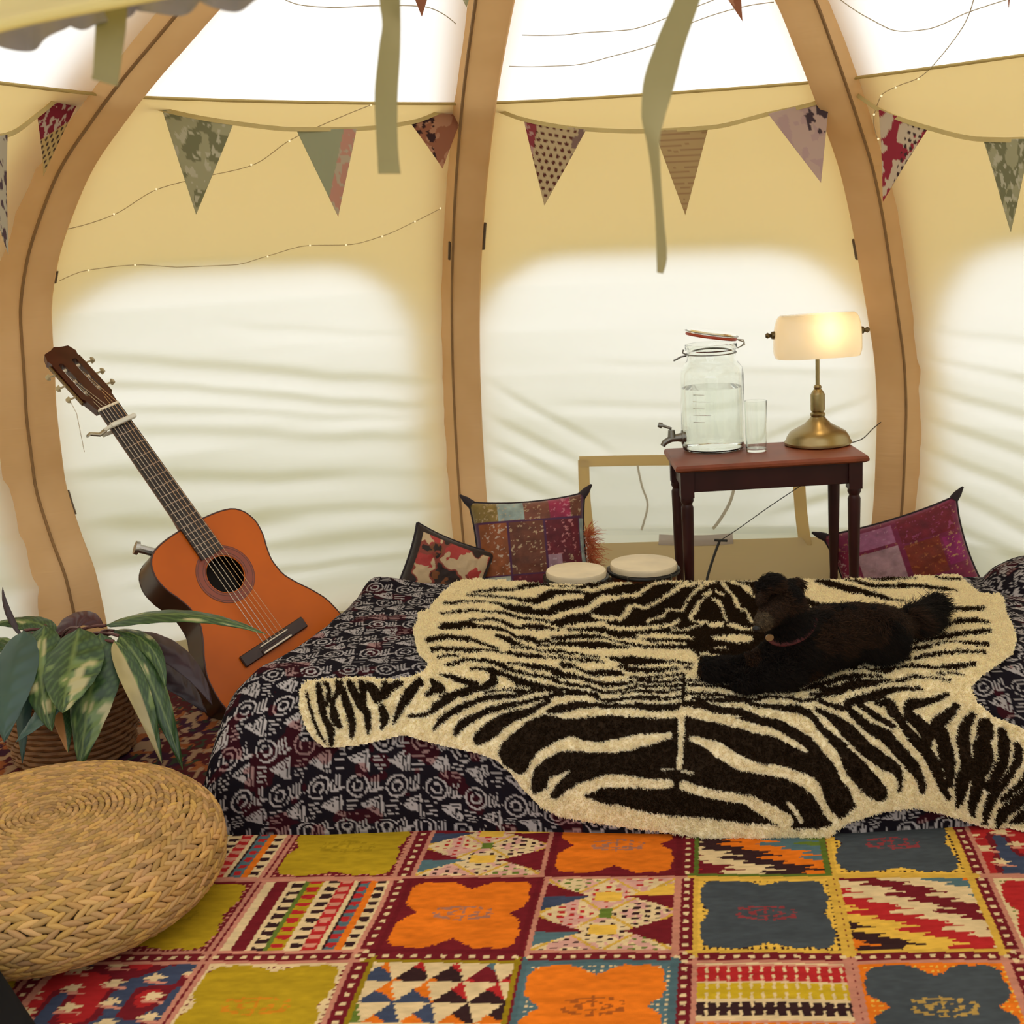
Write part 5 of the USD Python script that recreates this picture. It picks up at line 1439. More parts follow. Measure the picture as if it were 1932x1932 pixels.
# ------------------------------------------------------------------ bongo drums
bl, brr = on_y(1087, 1083, 3.24), on_y(1214, 1069, 3.30)
BO = np.array([(bl[0] + brr[0]) / 2, 3.27, 0.004])
bon = thing('bongo_drums', 'pair of bongo drums with pale skin heads behind the mattress', 'drums', BO)
for c, r in ((bl, 0.086), (brr, 0.097)):
    p = np.array([c[0], c[1], 0]) - [BO[0], BO[1], 0]
    h = c[2] + 0.004
    def at_(m, p=p):
        m.apply_translation(p)
        return m
    sh_ = obj('shell', at_(lathe([(0, 0), (r * 0.80, 0), (r * 0.84, 0.02), (r * 0.97, h - 0.02), (r * 0.97, h), (0, h)], 48)), 'drum_wood', bon)
    obj('skin_head', at_(lathe([(r * 0.985, h - 0.014), (r * 1.0, h - 0.002), (r * 0.97, h + 0.004), (0, h + 0.006)], 48)), 'drum_skin', bon, smooth=50)
    ring = tube([(r * 1.03 * math.cos(a), r * 1.03 * math.sin(a), h - 0.018) for a in np.linspace(0, 2 * np.pi, 49)], 0.0065, 8, cap=False)
    ri = obj('tension_ring', at_(ring), 'black_metal', bon)
    for k in range(5):
        a = 0.4 + 2 * np.pi * k / 5
        obj('lug', at_(cat(tube([(r * 1.07 * math.cos(a), r * 1.07 * math.sin(a), h - 0.012), (r * 1.07 * math.cos(a), r * 1.07 * math.sin(a), h - 0.07)], 0.0035, 6), tube([(r * 0.95 * math.cos(a), r * 0.95 * math.sin(a), h - 0.05), (r * 1.10 * math.cos(a), r * 1.10 * math.sin(a), h - 0.05)], 0.007, 8))), 'steel_dark', ri)
dd = (brr - bl)
mid = np.array([0, 0, 0.09])
obj('bridge_block', rbox(0.055, 0.05, 0.06, 0.006, 2, mid), 'drum_wood', bon)

# ------------------------------------------------------------------ cushions


def cushion_mesh(w, h, t, n=150, pinch=0.07):
    u = np.linspace(-1, 1, n)
    U, V = np.meshgrid(u, u)
    pu, pv = U * (1 - pinch * (1 - V ** 2) * 1.0 * np.abs(U) ** 3 + pinch * 0.3 * np.abs(U * V) ** 4), V * (1 - pinch * (1 - U ** 2) * np.abs(V) ** 3 + pinch * 0.3 * np.abs(U * V) ** 4)
    z = t / 2 * (np.maximum(1 - U ** 4, 0) * np.maximum(1 - V ** 4, 0)) ** 0.42
    wr = 0.012 * (fbm(np.stack([U * 3, V * 3, U * 0 + w * 10], -1), 5, 3) - 0.5)
    A = np.stack([pu * w / 2, pv * h / 2, z + wr * (z > 1e-6)], -1)
    B = np.stack([pu * w / 2, pv * h / 2, -z], -1)
    a, b = grid(A), grid(B)
    return tri(np.vstack([a.vertices, b.vertices]), np.vstack([a.faces, b.faces[:, ::-1] + len(a.vertices)])), U.ravel(), V.ravel(), A[[0, 0, -1, -1], [0, -1, -1, 0]], np.vstack([A[0], A[:, -1], A[-1, ::-1], A[::-1, 0]])


def patchwork(U, V, tiles, grout, seed):
    c = np.empty((len(U), 3))
    c[:] = grout
    for (x0, y0, x1, y1), k, fleck in tiles:
        m = (U >= x0) & (U < x1) & (V >= y0) & (V < y1)
        n = fbm(np.stack([U * 9 + seed, V * 9, U * 0], -1), seed, 3)
        n2 = fbm(np.stack([U * 24 + 3 * n, V * 24, U * 0 + seed], -1), seed + 1, 3)
        cc = np.asarray(k) * (0.6 + 0.8 * n)[:, None]
        cc[n2 > 0.70] = (np.asarray(fleck) * 0.7 + 0.3 * cc)[n2 > 0.70]
        c[m] = cc[m]
    return c


def cushion(label, c, right, up, w, h, t, tiles, grout, seed, corner=None, floral=False):
    """c: centre; right, up: directions of its sides."""
    r = frame(x=right, y=up)
    th_ = thing('cushion', label, 'cushion', c, r, group='scatter cushions along the back wall')
    m, U, V, cor, rim = cushion_mesh(w, h, t)
    col = patchwork(U, V, tiles, grout, seed)
    if floral:                                  # big cream petals with red hearts on near black
        n = fbm(np.stack([U * 1.9 + 3, V * 1.9 + 7, U * 0], -1), 91, 3)
        n2 = fbm(np.stack([U * 3.4, V * 3.4 + 2, U * 0], -1), 93, 3)
        ins = np.maximum(np.abs(U), np.abs(V)) < 0.86
        col[:] = (0.020, 0.009, 0.007)
        col[ins & (n2 > 0.58)] = (0.16, 0.05, 0.012)
        col[ins & (n > 0.46)] = (0.50, 0.36, 0.21)
        col[ins & (n > 0.46) & (n2 > 0.55)] = (0.36, 0.035, 0.03)
        col[ins & (np.abs(n - 0.46) < 0.025)] = (0.22, 0.04, 0.025)
    obj('cover', m, 'cushion_cloth', th_, color=np.vstack([col, np.tile(grout, (len(col), 1))]))
    obj('piping', tube(rim, 0.0042, 6, cap=False), 'piping_dark', th_)
    for k in corner or ():
        p = cor[k]
        o = p / np.linalg.norm(p)
        obj('corner_tuft', tube([p - o * 0.012, p + o * 0.01, p + o * 0.034], [0.014, 0.011, 0.003], 10), 'piping_dark', th_)
    return th_, r


MAG, WINE, SKY_, BRN, RUST, LIL, PUR = (0.25, 0.015, 0.055), (0.10, 0.006, 0.014), (0.24, 0.30, 0.28), (0.12, 0.035, 0.018), (0.22, 0.06, 0.015), (0.26, 0.15, 0.19), (0.06, 0.012, 0.05)
G_ = (0.45, 0.33, 0.2)
tiles = [((-1, 0.62, -0.55, 1), (0.20, 0.13, 0.03), G_), ((-0.55, 0.62, -0.1, 1), SKY_, G_), ((-0.1, 0.60, 0.35, 1), (0.16, 0.05, 0.03), G_), ((0.35, 0.60, 0.72, 1), MAG, (0.5, 0.2, 0.25)), ((0.72, 0.60, 0.94, 1), BRN, G_),
         ((-0.92, -0.35, -0.42, 0.58), RUST, (0.55, 0.45, 0.35)), ((-0.38, -0.35, 0.22, 0.58), BRN, (0.55, 0.42, 0.25)), ((0.26, -0.05, 0.86, 0.56), WINE, (0.5, 0.2, 0.2)), ((0.26, -0.35, 0.50, -0.05), LIL, (0.4, 0.3, 0.35)), ((0.5, -0.35, 0.90, -0.05), WINE, G_),
         ((0.88, -0.4, 1, 0.55), SKY_, (0.4, 0.5, 0.45)), ((-0.92, -1, -0.42, -0.38), (0.34, 0.36, 0.30), G_), ((-0.38, -1, 0.2, -0.38), WINE, (0.4, 0.1, 0.1)), ((0.24, -0.72, 0.90, -0.38), SKY_, G_), ((0.24, -1, 0.9, -0.72), (0.18, 0.02, 0.02), G_)]
pc_ = on_y(1003, 1045, 3.46)
c1_, r1_ = cushion('patchwork cushion in brown, wine and pale blue propped behind the drums', pc_, (0.99, 0.10, 0.10), (-0.05, 0.30, 0.95), 0.345, 0.335, 0.12, tiles, PUR, 5, corner=(2, 3))
tr = np.random.default_rng(3)
NT = 260
u_ = tr.random((NT, 1))
b0 = np.c_[0.168 + 0.006 * tr.normal(size=NT), 0.05 - 0.12 * tr.random(NT), 0.01 + 0.01 * tr.normal(size=NT)]
dirn = np.c_[0.55 + 0.35 * tr.normal(size=NT), 0.2 + 0.75 * tr.normal(size=NT), 0.15 * tr.normal(size=NT)]
dirn /= np.linalg.norm(dirn, axis=1, keepdims=True)
L_ = 0.030 + 0.035 * tr.random((NT, 1))
ptsT = np.stack([b0, b0 + dirn * L_ * 0.5 + [0, -0.002, 0], b0 + dirn * L_ + [0, -0.012, 0]], 1)
hairs('fringe', ptsT, [0.0016, 0.0013, 0.0006], np.tile([0.50, 0.13, 0.06], (NT, 1)) * (0.7 + 0.6 * tr.random((NT, 1))), 'pelt_hair', c1_, label='ragged red fringe on the right edge')
tiles2 = [((-1, -1, 1, 1), (0.030, 0.012, 0.010), (0.25, 0.07, 0.02)), ((-0.85, -0.2, 0.1, 0.85), (0.50, 0.36, 0.22), (0.45, 0.05, 0.04)), ((-0.55, -0.85, 0.05, -0.1), (0.46, 0.33, 0.18), (0.4, 0.05, 0.03)), ((0.2, -0.7, 0.75, 0.2), (0.25, 0.07, 0.015), (0.5, 0.3, 0.1)), ((0.1, 0.3, 0.8, 0.85), (0.08, 0.03, 0.015), (0.3, 0.2, 0.1)), ((-0.35, 0.05, -0.15, 0.6), (0.40, 0.05, 0.04), (0.5, 0.35, 0.25))]
cushion('dark cushion with cream and red flower print slumped left of the patchwork cushion', on_y(835, 1092, 3.36), (0.85, 0.15, -0.46), (0.36, 0.34, 0.86), 0.25, 0.25, 0.10, tiles2, (0.020, 0.008, 0.008), 15, floral=True)
tiles3 = [((-1, -1, 1, 1), (0.16, 0.012, 0.05), (0.4, 0.2, 0.1)), ((-0.62, -0.55, 0.02, 0.45), (0.34, 0.20, 0.24), (0.40, 0.27, 0.30)), ((-0.55, 0.52, 0.0, 0.9), (0.30, 0.10, 0.20), (0.4, 0.2, 0.3)), ((0.10, -0.30, 0.62, 0.40), (0.18, 0.025, 0.012), (0.38, 0.12, 0.03)), ((0.10, -0.75, 0.62, -0.36), (0.07, 0.03, 0.012), (0.4, 0.3, 0.1)), ((0.08, 0.44, 0.9, 0.95), (0.14, 0.006, 0.018), (0.3, 0.05, 0.15)), ((0.66, -0.2, 0.95, 0.35), (0.22, 0.012, 0.10), (0.5, 0.3, 0.1)), ((-0.98, -0.2, -0.66, 0.6), (0.18, 0.01, 0.04), (0.5, 0.3, 0.3))]
cushion('magenta and wine patchwork cushion behind the right table legs', on_y(1706, 1066, 3.53), (0.92, -0.26, 0.32), (-0.28, 0.22, 0.93), 0.405, 0.31, 0.10, tiles3, (0.09, 0.008, 0.045), 25, corner=(2, 3))

# a fat bolster in the mattress cloth at the right end
bo_c = on_y(1998, 1165, 2.78) + (0, 0, 0.01)
bth = thing('bolster', 'plump bolster in black and grey block-printed cloth at the right edge', 'cushion', bo_c)
a, b = np.linspace(-np.pi / 2, np.pi / 2, 110), np.linspace(0, 2 * np.pi, 220, endpoint=False)
A_, B_ = np.meshgrid(a, b, indexing='ij')
pw = lambda q, e: np.sign(q) * np.abs(q) ** e
wr = 1 + 0.05 * (fbm(np.stack([np.cos(B_) * 2, np.sin(B_) * 2, A_ * 2], -1), 17, 3) - 0.5)
Pb = np.stack([0.20 * pw(np.cos(A_), 0.8) * pw(np.cos(B_), 0.9) * wr, 0.16 * pw(np.cos(A_), 0.8) * pw(np.sin(B_), 0.9) * wr, 0.145 * pw(np.sin(A_), 0.85) * wr], -1)
obj('cover', grid(Pb, True), 'batik_cloth', bth, color=batik(B_.ravel() * 0.19 + 5, A_.ravel() * 0.15 + 2))

# ------------------------------------------------------------------ dog


def body(bones, ref=0.006, smooth=10):
    """One skin over bones given as ((point, radius), (point, radius))."""
    parts = []
    for (p, r), (q, s) in bones:
        parts.append(m3.Manifold.batch_hull([m3.Manifold.sphere(float(r), 20).translate(tuple(map(float, p))), m3.Manifold.sphere(float(s), 20).translate(tuple(map(float, q)))]))
    m = man(m3.Manifold.batch_boolean(parts, m3.OpType.Add).refine_to_length(ref))
    m = trimesh.Trimesh(m.vertices, m.faces, process=True)
    trimesh.smoothing.filter_taubin(m, 0.5, -0.53, smooth)
    return m


G0 = on_bed(np.array([1540.0]), np.array([1235.0]), 0.018)[0][0]
dog = thing('dog', 'small long-haired black and brown dog lying on the zebra rug', 'dog', G0)
dp = lambda x, y, d: on_y(x, y, d) - G0


def db(x, y, lift=0.022):
    """A point of the dog that touches the rug at this pixel: its middle lies lift above the pelt."""
    return on_bed(np.array([float(x)]), np.array([float(y)]), 0.018 + lift)[0][0] - G0


pel, loin, rib, che = db(1664, 1192, .048), db(1612, 1190, .052), db(1562, 1200, .056), db(1512, 1218, .058)
yc = che[1] + G0[1]
nec, nec2, sku = dp(1492, 1182, yc - 0.01), dp(1484, 1160, yc - 0.02), dp(1474, 1136, yc - 0.03)
muz, nose = dp(1449, 1163, yc - 0.085), dp(1434, 1179, yc - 0.115)
kn, hock, hpaw = db(1655, 1216, .034), db(1692, 1226, .018), db(1655, 1234, .018)
el, wri, paw = db(1448, 1250, .028), db(1394, 1261, .018), db(1338, 1263, .018)
el2, wri2, paw2 = db(1478, 1266, .030), db(1438, 1281, .019), db(1400, 1285, .019)
B = [((pel, .048), (loin, .052)), ((loin, .052), (rib, .057)), ((rib, .057), (che, .058)), ((che, .054), (nec, .044)), ((nec, .043), (nec2, .038)), ((nec2, .036), (sku, .040)), ((sku, .033), (muz, .021)), ((muz, .020), (nose, .013)),
     ((pel, .044), (kn, .034)), ((kn, .028), (hock, .016)), ((hock, .016), (hpaw, .017)), ((che, .045), (el, .029)), ((el, .026), (wri, .018)), ((wri, .017), (paw, .020)), ((che, .045), (el2, .032)), ((el2, .027), (wri2, .019)), ((wri2, .018), (paw2, .021)), ((rib, .05), (el2, .034))]
t0, t1, t2, t3 = db(1700, 1184, .028), db(1726, 1172, .028), db(1748, 1160, .032), db(1766, 1138, .040)
B += [((pel, .030), (t0, .018)), ((t0, .018), (t1, .018)), ((t1, .018), (t2, .015)), ((t2, .014), (t3, .006))]
# the ears: one dropped at the near side, one swept back
ye = yc - 0.055
e0, e1, e2, e3 = dp(1466, 1104, ye), dp(1449, 1098, ye - 0.01), dp(1437, 1118, ye - 0.02), dp(1434, 1140, ye - 0.025)
B += [((e0, .015), (e1, .013)), ((e1, .012), (e2, .012)), ((e2, .012), (e3, .007)), ((dp(1482, 1112, yc - .01), .014), (dp(1490, 1102, yc), .011)), ((dp(1490, 1102, yc), .010), (dp(1502, 1101, yc + .01), .007)), ((dp(1502, 1101, yc + .01), .006), (dp(1514, 1106, yc + .02), .003))]
sk_ = body(B)
dn = sk_.vertex_normals
dv = np.asarray(sk_.vertices)
n = fbm(dv * 14, 3, 2)
dc = np.empty((len(dv), 3))
dc[:] = (0.0065, 0.0040, 0.0028)
dc[n > 0.53] = (0.022, 0.010, 0.0045)
near = np.linalg.norm(dv - (nose * 0.7 + muz * 0.3), axis=1)
dc[near < 0.020] = (0.06, 0.04, 0.022)
obj('body', sk_, 'dog_skin', dog, color=dc)
fi = rng.choice(len(sk_.faces), 60000, p=sk_.area_faces / sk_.area)
bw = rng.dirichlet((1, 1, 1), len(fi))
ro = (dv[sk_.faces[fi]] * bw[:, :, None]).sum(1)
vn = dn[sk_.faces[fi]].mean(1)
hc = dc[sk_.faces[fi, 0]] * (0.5 + 1.5 * rng.random((len(fi), 1)) ** 2)
ax_ = (pel - che) / np.linalg.norm(pel - che)
cm = ax_ * 0.7 + np.array([0, 0, -0.5]) + rng.normal(0, 0.30, (len(fi), 3)) + 1.1 * (np.stack([fbm(ro * 26, 3 + k, 2) for k in range(3)], 1) - 0.5) * 2
tl = np.clip((ro - t0) @ ((t3 - t0) / np.linalg.norm(t3 - t0)) / np.linalg.norm(t3 - t0), 0, 1) * (np.linalg.norm(ro - t2, axis=1) < 0.09)
hl = (0.010 + 0.010 * rng.random(len(fi)) + 0.022 * (tl > 0.02)) * np.where(np.linalg.norm(ro - muz, axis=1) < 0.05, 0.3, np.where(np.linalg.norm(ro - sku, axis=1) < 0.06, 0.55, 1))
hl = hl[:, None]
d1 = vn * 0.8 + 0.5 * cm
d1 /= np.linalg.norm(d1, axis=1, keepdims=True)
d2 = vn * 0.2 + cm
d2 /= np.linalg.norm(d2, axis=1, keepdims=True)
hairs('coat', np.stack([ro, ro + d1 * hl * 0.5, ro + d1 * hl * 0.5 + d2 * hl * 0.6], 1), [0.0015, 0.0011, 0.0004], hc, 'dog_hair', dog)
obj('nose', trimesh.Trimesh(*(lambda s: (s.vertices * [0.008, 0.007, 0.006] + nose + (muz - nose) * -0.45, s.faces))(trimesh.creation.icosphere(2, 1.0))), 'wet_black', dog)
for p in (dp(1449, 1147, yc - 0.078), dp(1472, 1153, yc - 0.074)):
    obj('eye', trimesh.Trimesh(*(lambda s: (s.vertices * 0.0065 + p, s.faces))(trimesh.creation.icosphere(2, 1.0))), 'wet_black', dog)
nc = nec
nd = (nec2 - che) / np.linalg.norm(nec2 - che)
fr_ = frame(x=(1, 0, 0), z=nd)
aa = np.linspace(0, 2 * np.pi, 40)
collar = obj('collar', tube(nc + 0.049 * (np.cos(aa)[:, None] * fr_[:, 0] + np.sin(aa)[:, None] * fr_[:, 1]), 0.006, 8, cap=False, flat=0.5), 'collar_red', dog)
tg_ = dp(1452, 1203, yc - 0.08)
obj('tag', tri(*(lambda m: (m.vertices @ frame(x=(1, 0, 0), y=(0, -0.3, 1)).T + tg_, m.faces))(trimesh.creation.cylinder(0.008, 0.0016, sections=20))), 'steel', collar)

# ------------------------------------------------------------------ bunting
PB_ = {k: polar(POLE_AZ[k], pole_r(k, 1.46) + 0.03, 0.0) for k in (7, 8, 0, 1, 2)}


def on_chord(px, py, k):
    """The pixel's point in the upright plane between pole k and the next."""
    a, b = PB_[k % 9], PB_[(k + 1) % 9]
    n = np.array([b[1] - a[1], a[0] - b[0], 0])
    d = ray(px, py)
    return EYE + d * (((a - EYE) @ n) / (d @ n))


def flag_color(u, v, kind, seed):
    """Printed cotton of one flag (u across, v down)."""
    sh_ = u.shape
    n = fbm(np.stack([u * 5 + seed, v * 5, u * 0], -1), seed, 3)
    n2 = fbm(np.stack([u * 14, v * 14 + seed, u * 0], -1), seed + 2, 2)
    c = np.empty(sh_ + (3,))
    dots = (np.hypot(np.modf(u * 9 + 0.5 * (np.floor(v * 12) % 2) + 9)[0] - 0.5, np.modf(v * 12 + 9)[0] - 0.5) < 0.27)
    if kind == 'sage':
        c[:] = (0.40, 0.37, 0.22)
        c[n > 0.55] = (0.22, 0.21, 0.11)
        c[n2 > 0.62] = (0.52, 0.48, 0.34)
    elif kind == 'sagepink':
        c[:] = (0.36, 0.36, 0.22)
        m = u + 0.5 * v > 0.78
        c[m] = (0.55, 0.28, 0.20)
        c[m & (n2 > 0.55)] = (0.50, 0.40, 0.28)
    elif kind == 'rose':
        c[:] = (0.34, 0.13, 0.07)
        c[n > 0.5] = (0.48, 0.24, 0.14)
        c[(n2 > 0.6) & (u < 0.4)] = (0.05, 0.02, 0.02)
    elif kind == 'dots':
        c[:] = (0.55, 0.42, 0.24)
        c[dots] = (0.12, 0.03, 0.02)
        c[u < 0.22] = (0.30, 0.05, 0.06)
        c[(u < 0.22) & (n2 > 0.55)] = (0.50, 0.30, 0.25)
        c[(u > 0.80) & (n2 > 0.5)] = (0.25, 0.15, 0.12)
    elif kind == 'tan':
        c[:] = (0.48, 0.33, 0.15)
        c[np.modf(v * 16 + 0.4 * n)[0] < 0.22] = (0.36, 0.21, 0.10)
    elif kind == 'lilac':
        c[:] = (0.58, 0.42, 0.36)
        c[n > 0.58] = (0.52, 0.36, 0.34)
        c[(n2 > 0.58) & (u > 0.55) & (v < 0.4)] = (0.08, 0.05, 0.06)
    elif kind == 'red':
        c[:] = (0.62, 0.50, 0.36)
        c[n > 0.52] = (0.34, 0.03, 0.05)
        c[(u > 0.62) & dots] = (0.06, 0.03, 0.03)
    elif kind == 'wine':
        c[:] = (0.52, 0.36, 0.14)
        c[dots] = (0.06, 0.03, 0.02)
        c[v < 0.42] = (0.22, 0.015, 0.03)
        c[(v < 0.42) & (n2 > 0.58)] = (0.5, 0.38, 0.3)
    else:
        c[:] = (0.50, 0.44, 0.33)
        c[n2 > 0.6] = (0.10, 0.06, 0.07)
    return c


def flag(parent, org, a, b, tip, kind, seed, label):
    a, b, tip = (np.asarray(q, float) for q in (a, b, tip))
    nu, nv = 44, 60
    v, u = np.meshgrid(np.linspace(0, 1, nv), np.linspace(0, 1, nu), indexing='ij')
    Pf = (1 - v)[..., None] * (a + (b - a) * u[..., None]) + v[..., None] * tip
    nrm = np.cross(b - a, tip - a)
    nrm /= np.linalg.norm(nrm)
    Pf = Pf + nrm * (0.010 * np.sin(v * 3 + seed) * (u - 0.5) * (1 - v))[..., None]
    ms = sheet(Pf - org, 0.0012)
    U_ = 0.5 + (u - 0.5) * (1 - v)
    cc = flag_color(U_, v, kind, seed).reshape(-1, 3)
    return obj('flag', ms, 'flag_cloth', parent, color=np.vstack([cc, cc]), label=label)


bun_o = on_chord(660, 245, 8)
bunting = thing('bunting', 'string of patterned triangle flags swagged along the tops of the walls', 'bunting', bun_o, group='bunting strings')
swags = {7: [(-60, 262), (12, 255), (75, 214), (130, 172), (205, 150)], 8: [(262, 190), (308, 207), (440, 232), (560, 244), (672, 243), (775, 231), (845, 204), (885, 185)], 0: [(900, 190), (940, 208), (990, 226), (1105, 244), (1240, 247), (1335, 241), (1450, 215), (1540, 194), (1570, 180)], 1: [(1590, 160), (1625, 185), (1660, 208), (1750, 241), (1855, 263), (1945, 262), (2020, 255)]}
for k, pts in swags.items():
    q3 = [on_chord(*q, k) for q in pts]
    if k == 1:
        q3.append(PB_[2] + (0, 0, 1.47))
    if k == 7:
        q3.insert(0, PB_[7] + (0, 0, 1.47))
    p = spline(np.array(q3), 60) - bun_o
    obj('tape', sheet(np.stack([p + (0, 0, 0.0055), p - (0, 0, 0.0055)], 1), 0.0022), 'tape_olive', bunting, smooth=False)
FLAGS = [(8, (306, 207), (441, 232), (370, 405), 'sage', 'sage green floral flag'), (8, (560, 245), (672, 243), (638, 409), 'sagepink', 'sage and pink striped flag'), (8, (776, 232), (884, 187), (835, 318), 'rose', 'rust and pink flag'),
         (0, (988, 226), (1106, 245), (1027, 388), 'dots', 'brown dotted flag with wine edge'), (0, (1234, 247), (1336, 241), (1293, 406), 'tan', 'tan striped flag'), (0, (1449, 215), (1565, 185), (1549, 345), 'lilac', 'pale pink flag'),
         (1, (1659, 207), (1751, 241), (1666, 380), 'red', 'red rose print flag'), (1, (1854, 263), (1948, 262), (1907, 438), 'sage', 'pale sage leaf print flag'), (7, (74, 215), (160, 160), (82, 332), 'wine', 'wine and yellow dotted flag'), (7, (-62, 262), (12, 255), (16, 480), 'white', 'pale flag with dark blossoms')]
for q, (k, a, b, t_, kind, lab) in enumerate(FLAGS):
    A3, B3 = on_chord(*a, k), on_chord(*b, k)
    T3 = on_chord(*t_, k) + np.array([0, -0.0, 0])
    flag(bunting, bun_o, A3, B3, T3, kind, q + 3, lab)
TOPS = {k: polar(POLE_AZ[k], 0.70, 1.765) for k in (7, 8, 0, 1, 2, 3)}
up_o = TOPS[0].copy()
bun2 = thing('bunting', 'second string of flags higher in the roof of which only tips show', 'bunting', up_o, group='bunting strings')


def high_tape(k, u):
    a, b = TOPS[k], TOPS[(k + 1) % 9]
    u = np.asarray(u, float)[..., None]
    return a + (b - a) * u - np.array([0, 0, 0.045]) * (4 * u * (1 - u))


for k in (7, 8, 0, 1, 2):
    p = high_tape(k, np.linspace(0, 1, 24)) - up_o
    obj('tape', sheet(np.stack([p + (0, 0, 0.005), p - (0, 0, 0.005)], 1), 0.002), 'tape_olive', bun2)
for q, (k, t_, kind) in enumerate(((8, (796, 31), 'rose'), (8, (880, 14), 'sage'), (0, (1401, 40), 'rose'), (2, (1903, 14), 'rose'))):
    a, b = TOPS[k], TOPS[(k + 1) % 9]
    n = np.array([b[1] - a[1], a[0] - b[0], 0])
    d = ray(*t_)
    T3 = EYE + d * (((a - EYE) @ n) / (d @ n))
    L2 = np.linalg.norm((b - a)[:2])
    u0 = float((T3 - a)[:2] @ (b - a)[:2]) / L2 ** 2
    u0 = min(max(u0, 0.11), 0.89)
    A3, B3 = high_tape(k, u0 - 0.048 / L2), high_tape(k, u0 + 0.048 / L2)
    flag(bun2, up_o, A3, B3, T3, kind, q + 20, None)

# ------------------------------------------------------------------ fairy lights
STR = [('thin fairy light wire with tiny bulbs along the left wall under the flags', [(118, 434), (215, 405), (295, 358), (365, 338), (475, 312), (550, 263), (640, 222), (700, 198)], [(215, 404), (295, 357), (474, 311), (546, 266), (700, 198)]),
       ('lower fairy light wire with tiny bulbs along the top of the bright left window', [(112, 530), (165, 510), (255, 500), (345, 504), (440, 500), (505, 483), (585, 463), (655, 462), (720, 446), (785, 417), (832, 393)], [(167, 510), (255, 500), (505, 484), (585, 463), (653, 462), (721, 446), (783, 418), (831, 393)]),
       ('fairy light wire crossing the white roof between the middle and right poles', [(985, 66), (1060, 66), (1100, 62), (1180, 57), (1280, 25), (1370, -10)], []),
       ('fairy light wire sagging lower across the white roof behind the long strap', [(960, 125), (1010, 126), (1080, 123), (1160, 105), (1250, 78), (1300, 45), (1460, 4)], []),
       ('fairy light wire on the roof left of the middle pole', [(530, -5), (570, 10), (620, 14), (700, 11), (795, 12), (860, 45)], []),
       ('fairy light wire looped across the roof at the top right', [(1580, -5), (1640, 35), (1690, 58), (1750, 55), (1830, 22), (1940, -12)], []),
       ('fairy light wire with lit bulbs dropping to the red rose flag', [(1838, -5), (1812, 58), (1768, 115), (1735, 146), (1690, 164), (1663, 180), (1650, 214), (1655, 260)], [(1733, 149), (1690, 165), (1663, 181), (1649, 216), (1657, 262)])]
for lab, pts, bulbs in STR:
    W_ = np.array([on_wall(*q, 0.012) for q in pts])
    o = W_[0]
    fl_t = thing('fairy_lights', lab, 'fairy lights', o, group='fairy light strings on the tent cloth')
    obj('wire', tube(spline(W_, 60) - o, 0.0011, 5), 'copper_wire', fl_t)
    for b_ in bulbs:
        m = trimesh.creation.icosphere(1, 0.0028)
        m.vertices += on_wall(*b_, 0.016) - o
        obj('bulb', m, 'fairy_bulb', fl_t)

# ------------------------------------------------------------------ straps and flap by the door


def strap(label, pts, depth):
    """Webbing strap: (left px, left py, right px, right py) rungs."""
    P_ = np.array([[on_y(a, b, depth), on_y(c, d_, depth + e)] for a, b, c, d_, e in pts])
    L_, R_2 = spline(P_[:, 0], 50), spline(P_[:, 1], 50)
    o = L_[0].copy()
    t_ = thing('hanging_strap', label, 'strap', o, group='webbing straps hanging near the door')
    G3 = np.stack([L_, (L_ + R_2) / 2, R_2], 1) - o
    obj('webbing', sheet(G3, 0.0016), 'strap_cloth', t_, smooth=50)
    e_ = np.stack([G3[-3], G3[-2], G3[-1]])
    obj('hem', sheet(e_ + (0, -0.0015, 0), 0.002), 'strap_cloth', t_)
    return t_


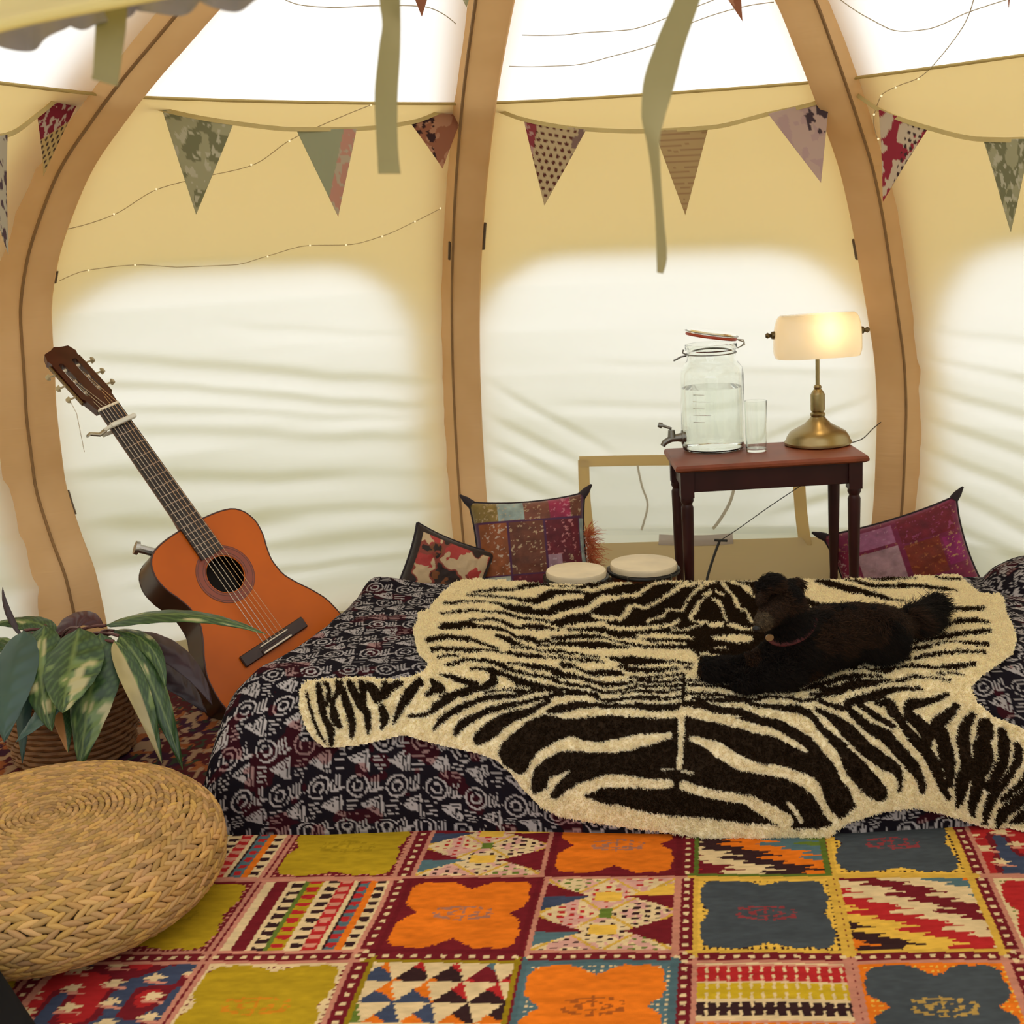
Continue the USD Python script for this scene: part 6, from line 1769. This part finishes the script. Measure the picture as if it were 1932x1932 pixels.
strap('olive webbing strap hanging straight in front of the left wall flags', [(708, -260, 748, -260, 0), (712, -80, 752, -80, 0), (716, 0, 755, 0, 0.004), (722, 42, 755, 45, 0.012), (716, 85, 755, 88, 0.006), (707, 200, 750, 200, 0), (711, 280, 751, 280, 0), (714, 328, 756, 328, 0)], 1.12)
strap('long twisted olive webbing strap hanging in front of the back wall', [(1330, -260, 1372, -250, 0), (1290, -60, 1335, -45, 0.004), (1272, 0, 1317, 10, 0.006), (1240, 75, 1290, 90, 0.006), (1212, 170, 1268, 175, 0.004), (1210, 215, 1254, 222, -0.004), (1222, 270, 1243, 275, -0.016), (1232, 340, 1246, 342, -0.018), (1238, 420, 1252, 422, -0.016), (1240, 480, 1257, 480, -0.014), (1241, 514, 1249, 516, -0.012)], 1.12)
strap('short olive webbing strap hanging from the door awning at the top left', [(182, -30, 240, -30, 0), (181, 40, 238, 45, 0), (178, 100, 230, 105, 0), (175, 150, 222, 163, 0)], 0.94)
aw_o = on_y(200, 0, 0.92)
awn = thing('door_awning', 'pale yellow rolled door flap with a scalloped lilac trim at the top left', 'awning', aw_o)
lo_ = [(-120, 108), (0, 74), (100, 50), (200, 31), (300, 12), (430, -14), (560, -40)]
low = spline(np.array([on_y(x, y, 0.92) for x, y in lo_]), 60)
rows_ = []
for k in range(34):
    q = k / 33
    rows_.append(low + np.array([0, -0.02 + 0.16 * q, 0.17 * q + 0.0022 * math.sin(k * 1.5) * (1 - 0.3 * q)]))
obj('rolled_flap', sheet(np.array(rows_) - aw_o, 0.002), 'awning_cloth', awn, smooth=60)
hem = low + np.array([0, -0.021, 0.004])
obj('hem_cord', tube(hem - aw_o, 0.0035, 8), 'awning_cloth', awn)
s_ = np.linspace(0, 1, 160)
tp_ = spline(np.array([on_y(x, y, 0.945) for x, y in lo_]), 160) + [0, 0, 0.012]
dr = 0.013 + 0.008 * np.abs(np.sin(s_ * 17)) ** 0.6 + 0.004 * np.sin(s_ * 9)
fold = 0.006 * np.sin(s_ * 44)
obj('scalloped_trim', sheet(np.stack([tp_, tp_ - np.c_[0 * s_, fold, dr * 0.5], tp_ - np.c_[0 * s_, fold * 1.5, dr]], 0) - aw_o, 0.0012), 'trim_lilac', awn)

# something dark at the very edge of the rug
bg_c = on_z(24, 1926, 0.06)
bag = thing('dark_bag', 'black leather bag cut off by the near left corner of the view', 'bag', (bg_c[0] - 0.035, bg_c[1] - 0.03, 0.012), frame(x=(0.62, -0.78, 0), z=(0, 0, 1)))
obj('body', rbox(0.26, 0.10, 0.10, 0.03, 4, (0, 0, 0.05)), 'black_leather', bag)
obj('flap', rbox(0.24, 0.104, 0.03, 0.012, 3, (0, 0, 0.093)), 'black_leather', bag)
obj('handle', tube([(-0.07, 0, 0.105), (-0.06, 0, 0.13), (0.0, 0, 0.14), (0.06, 0, 0.13), (0.07, 0, 0.105)], 0.006, 8), 'black_leather', bag)
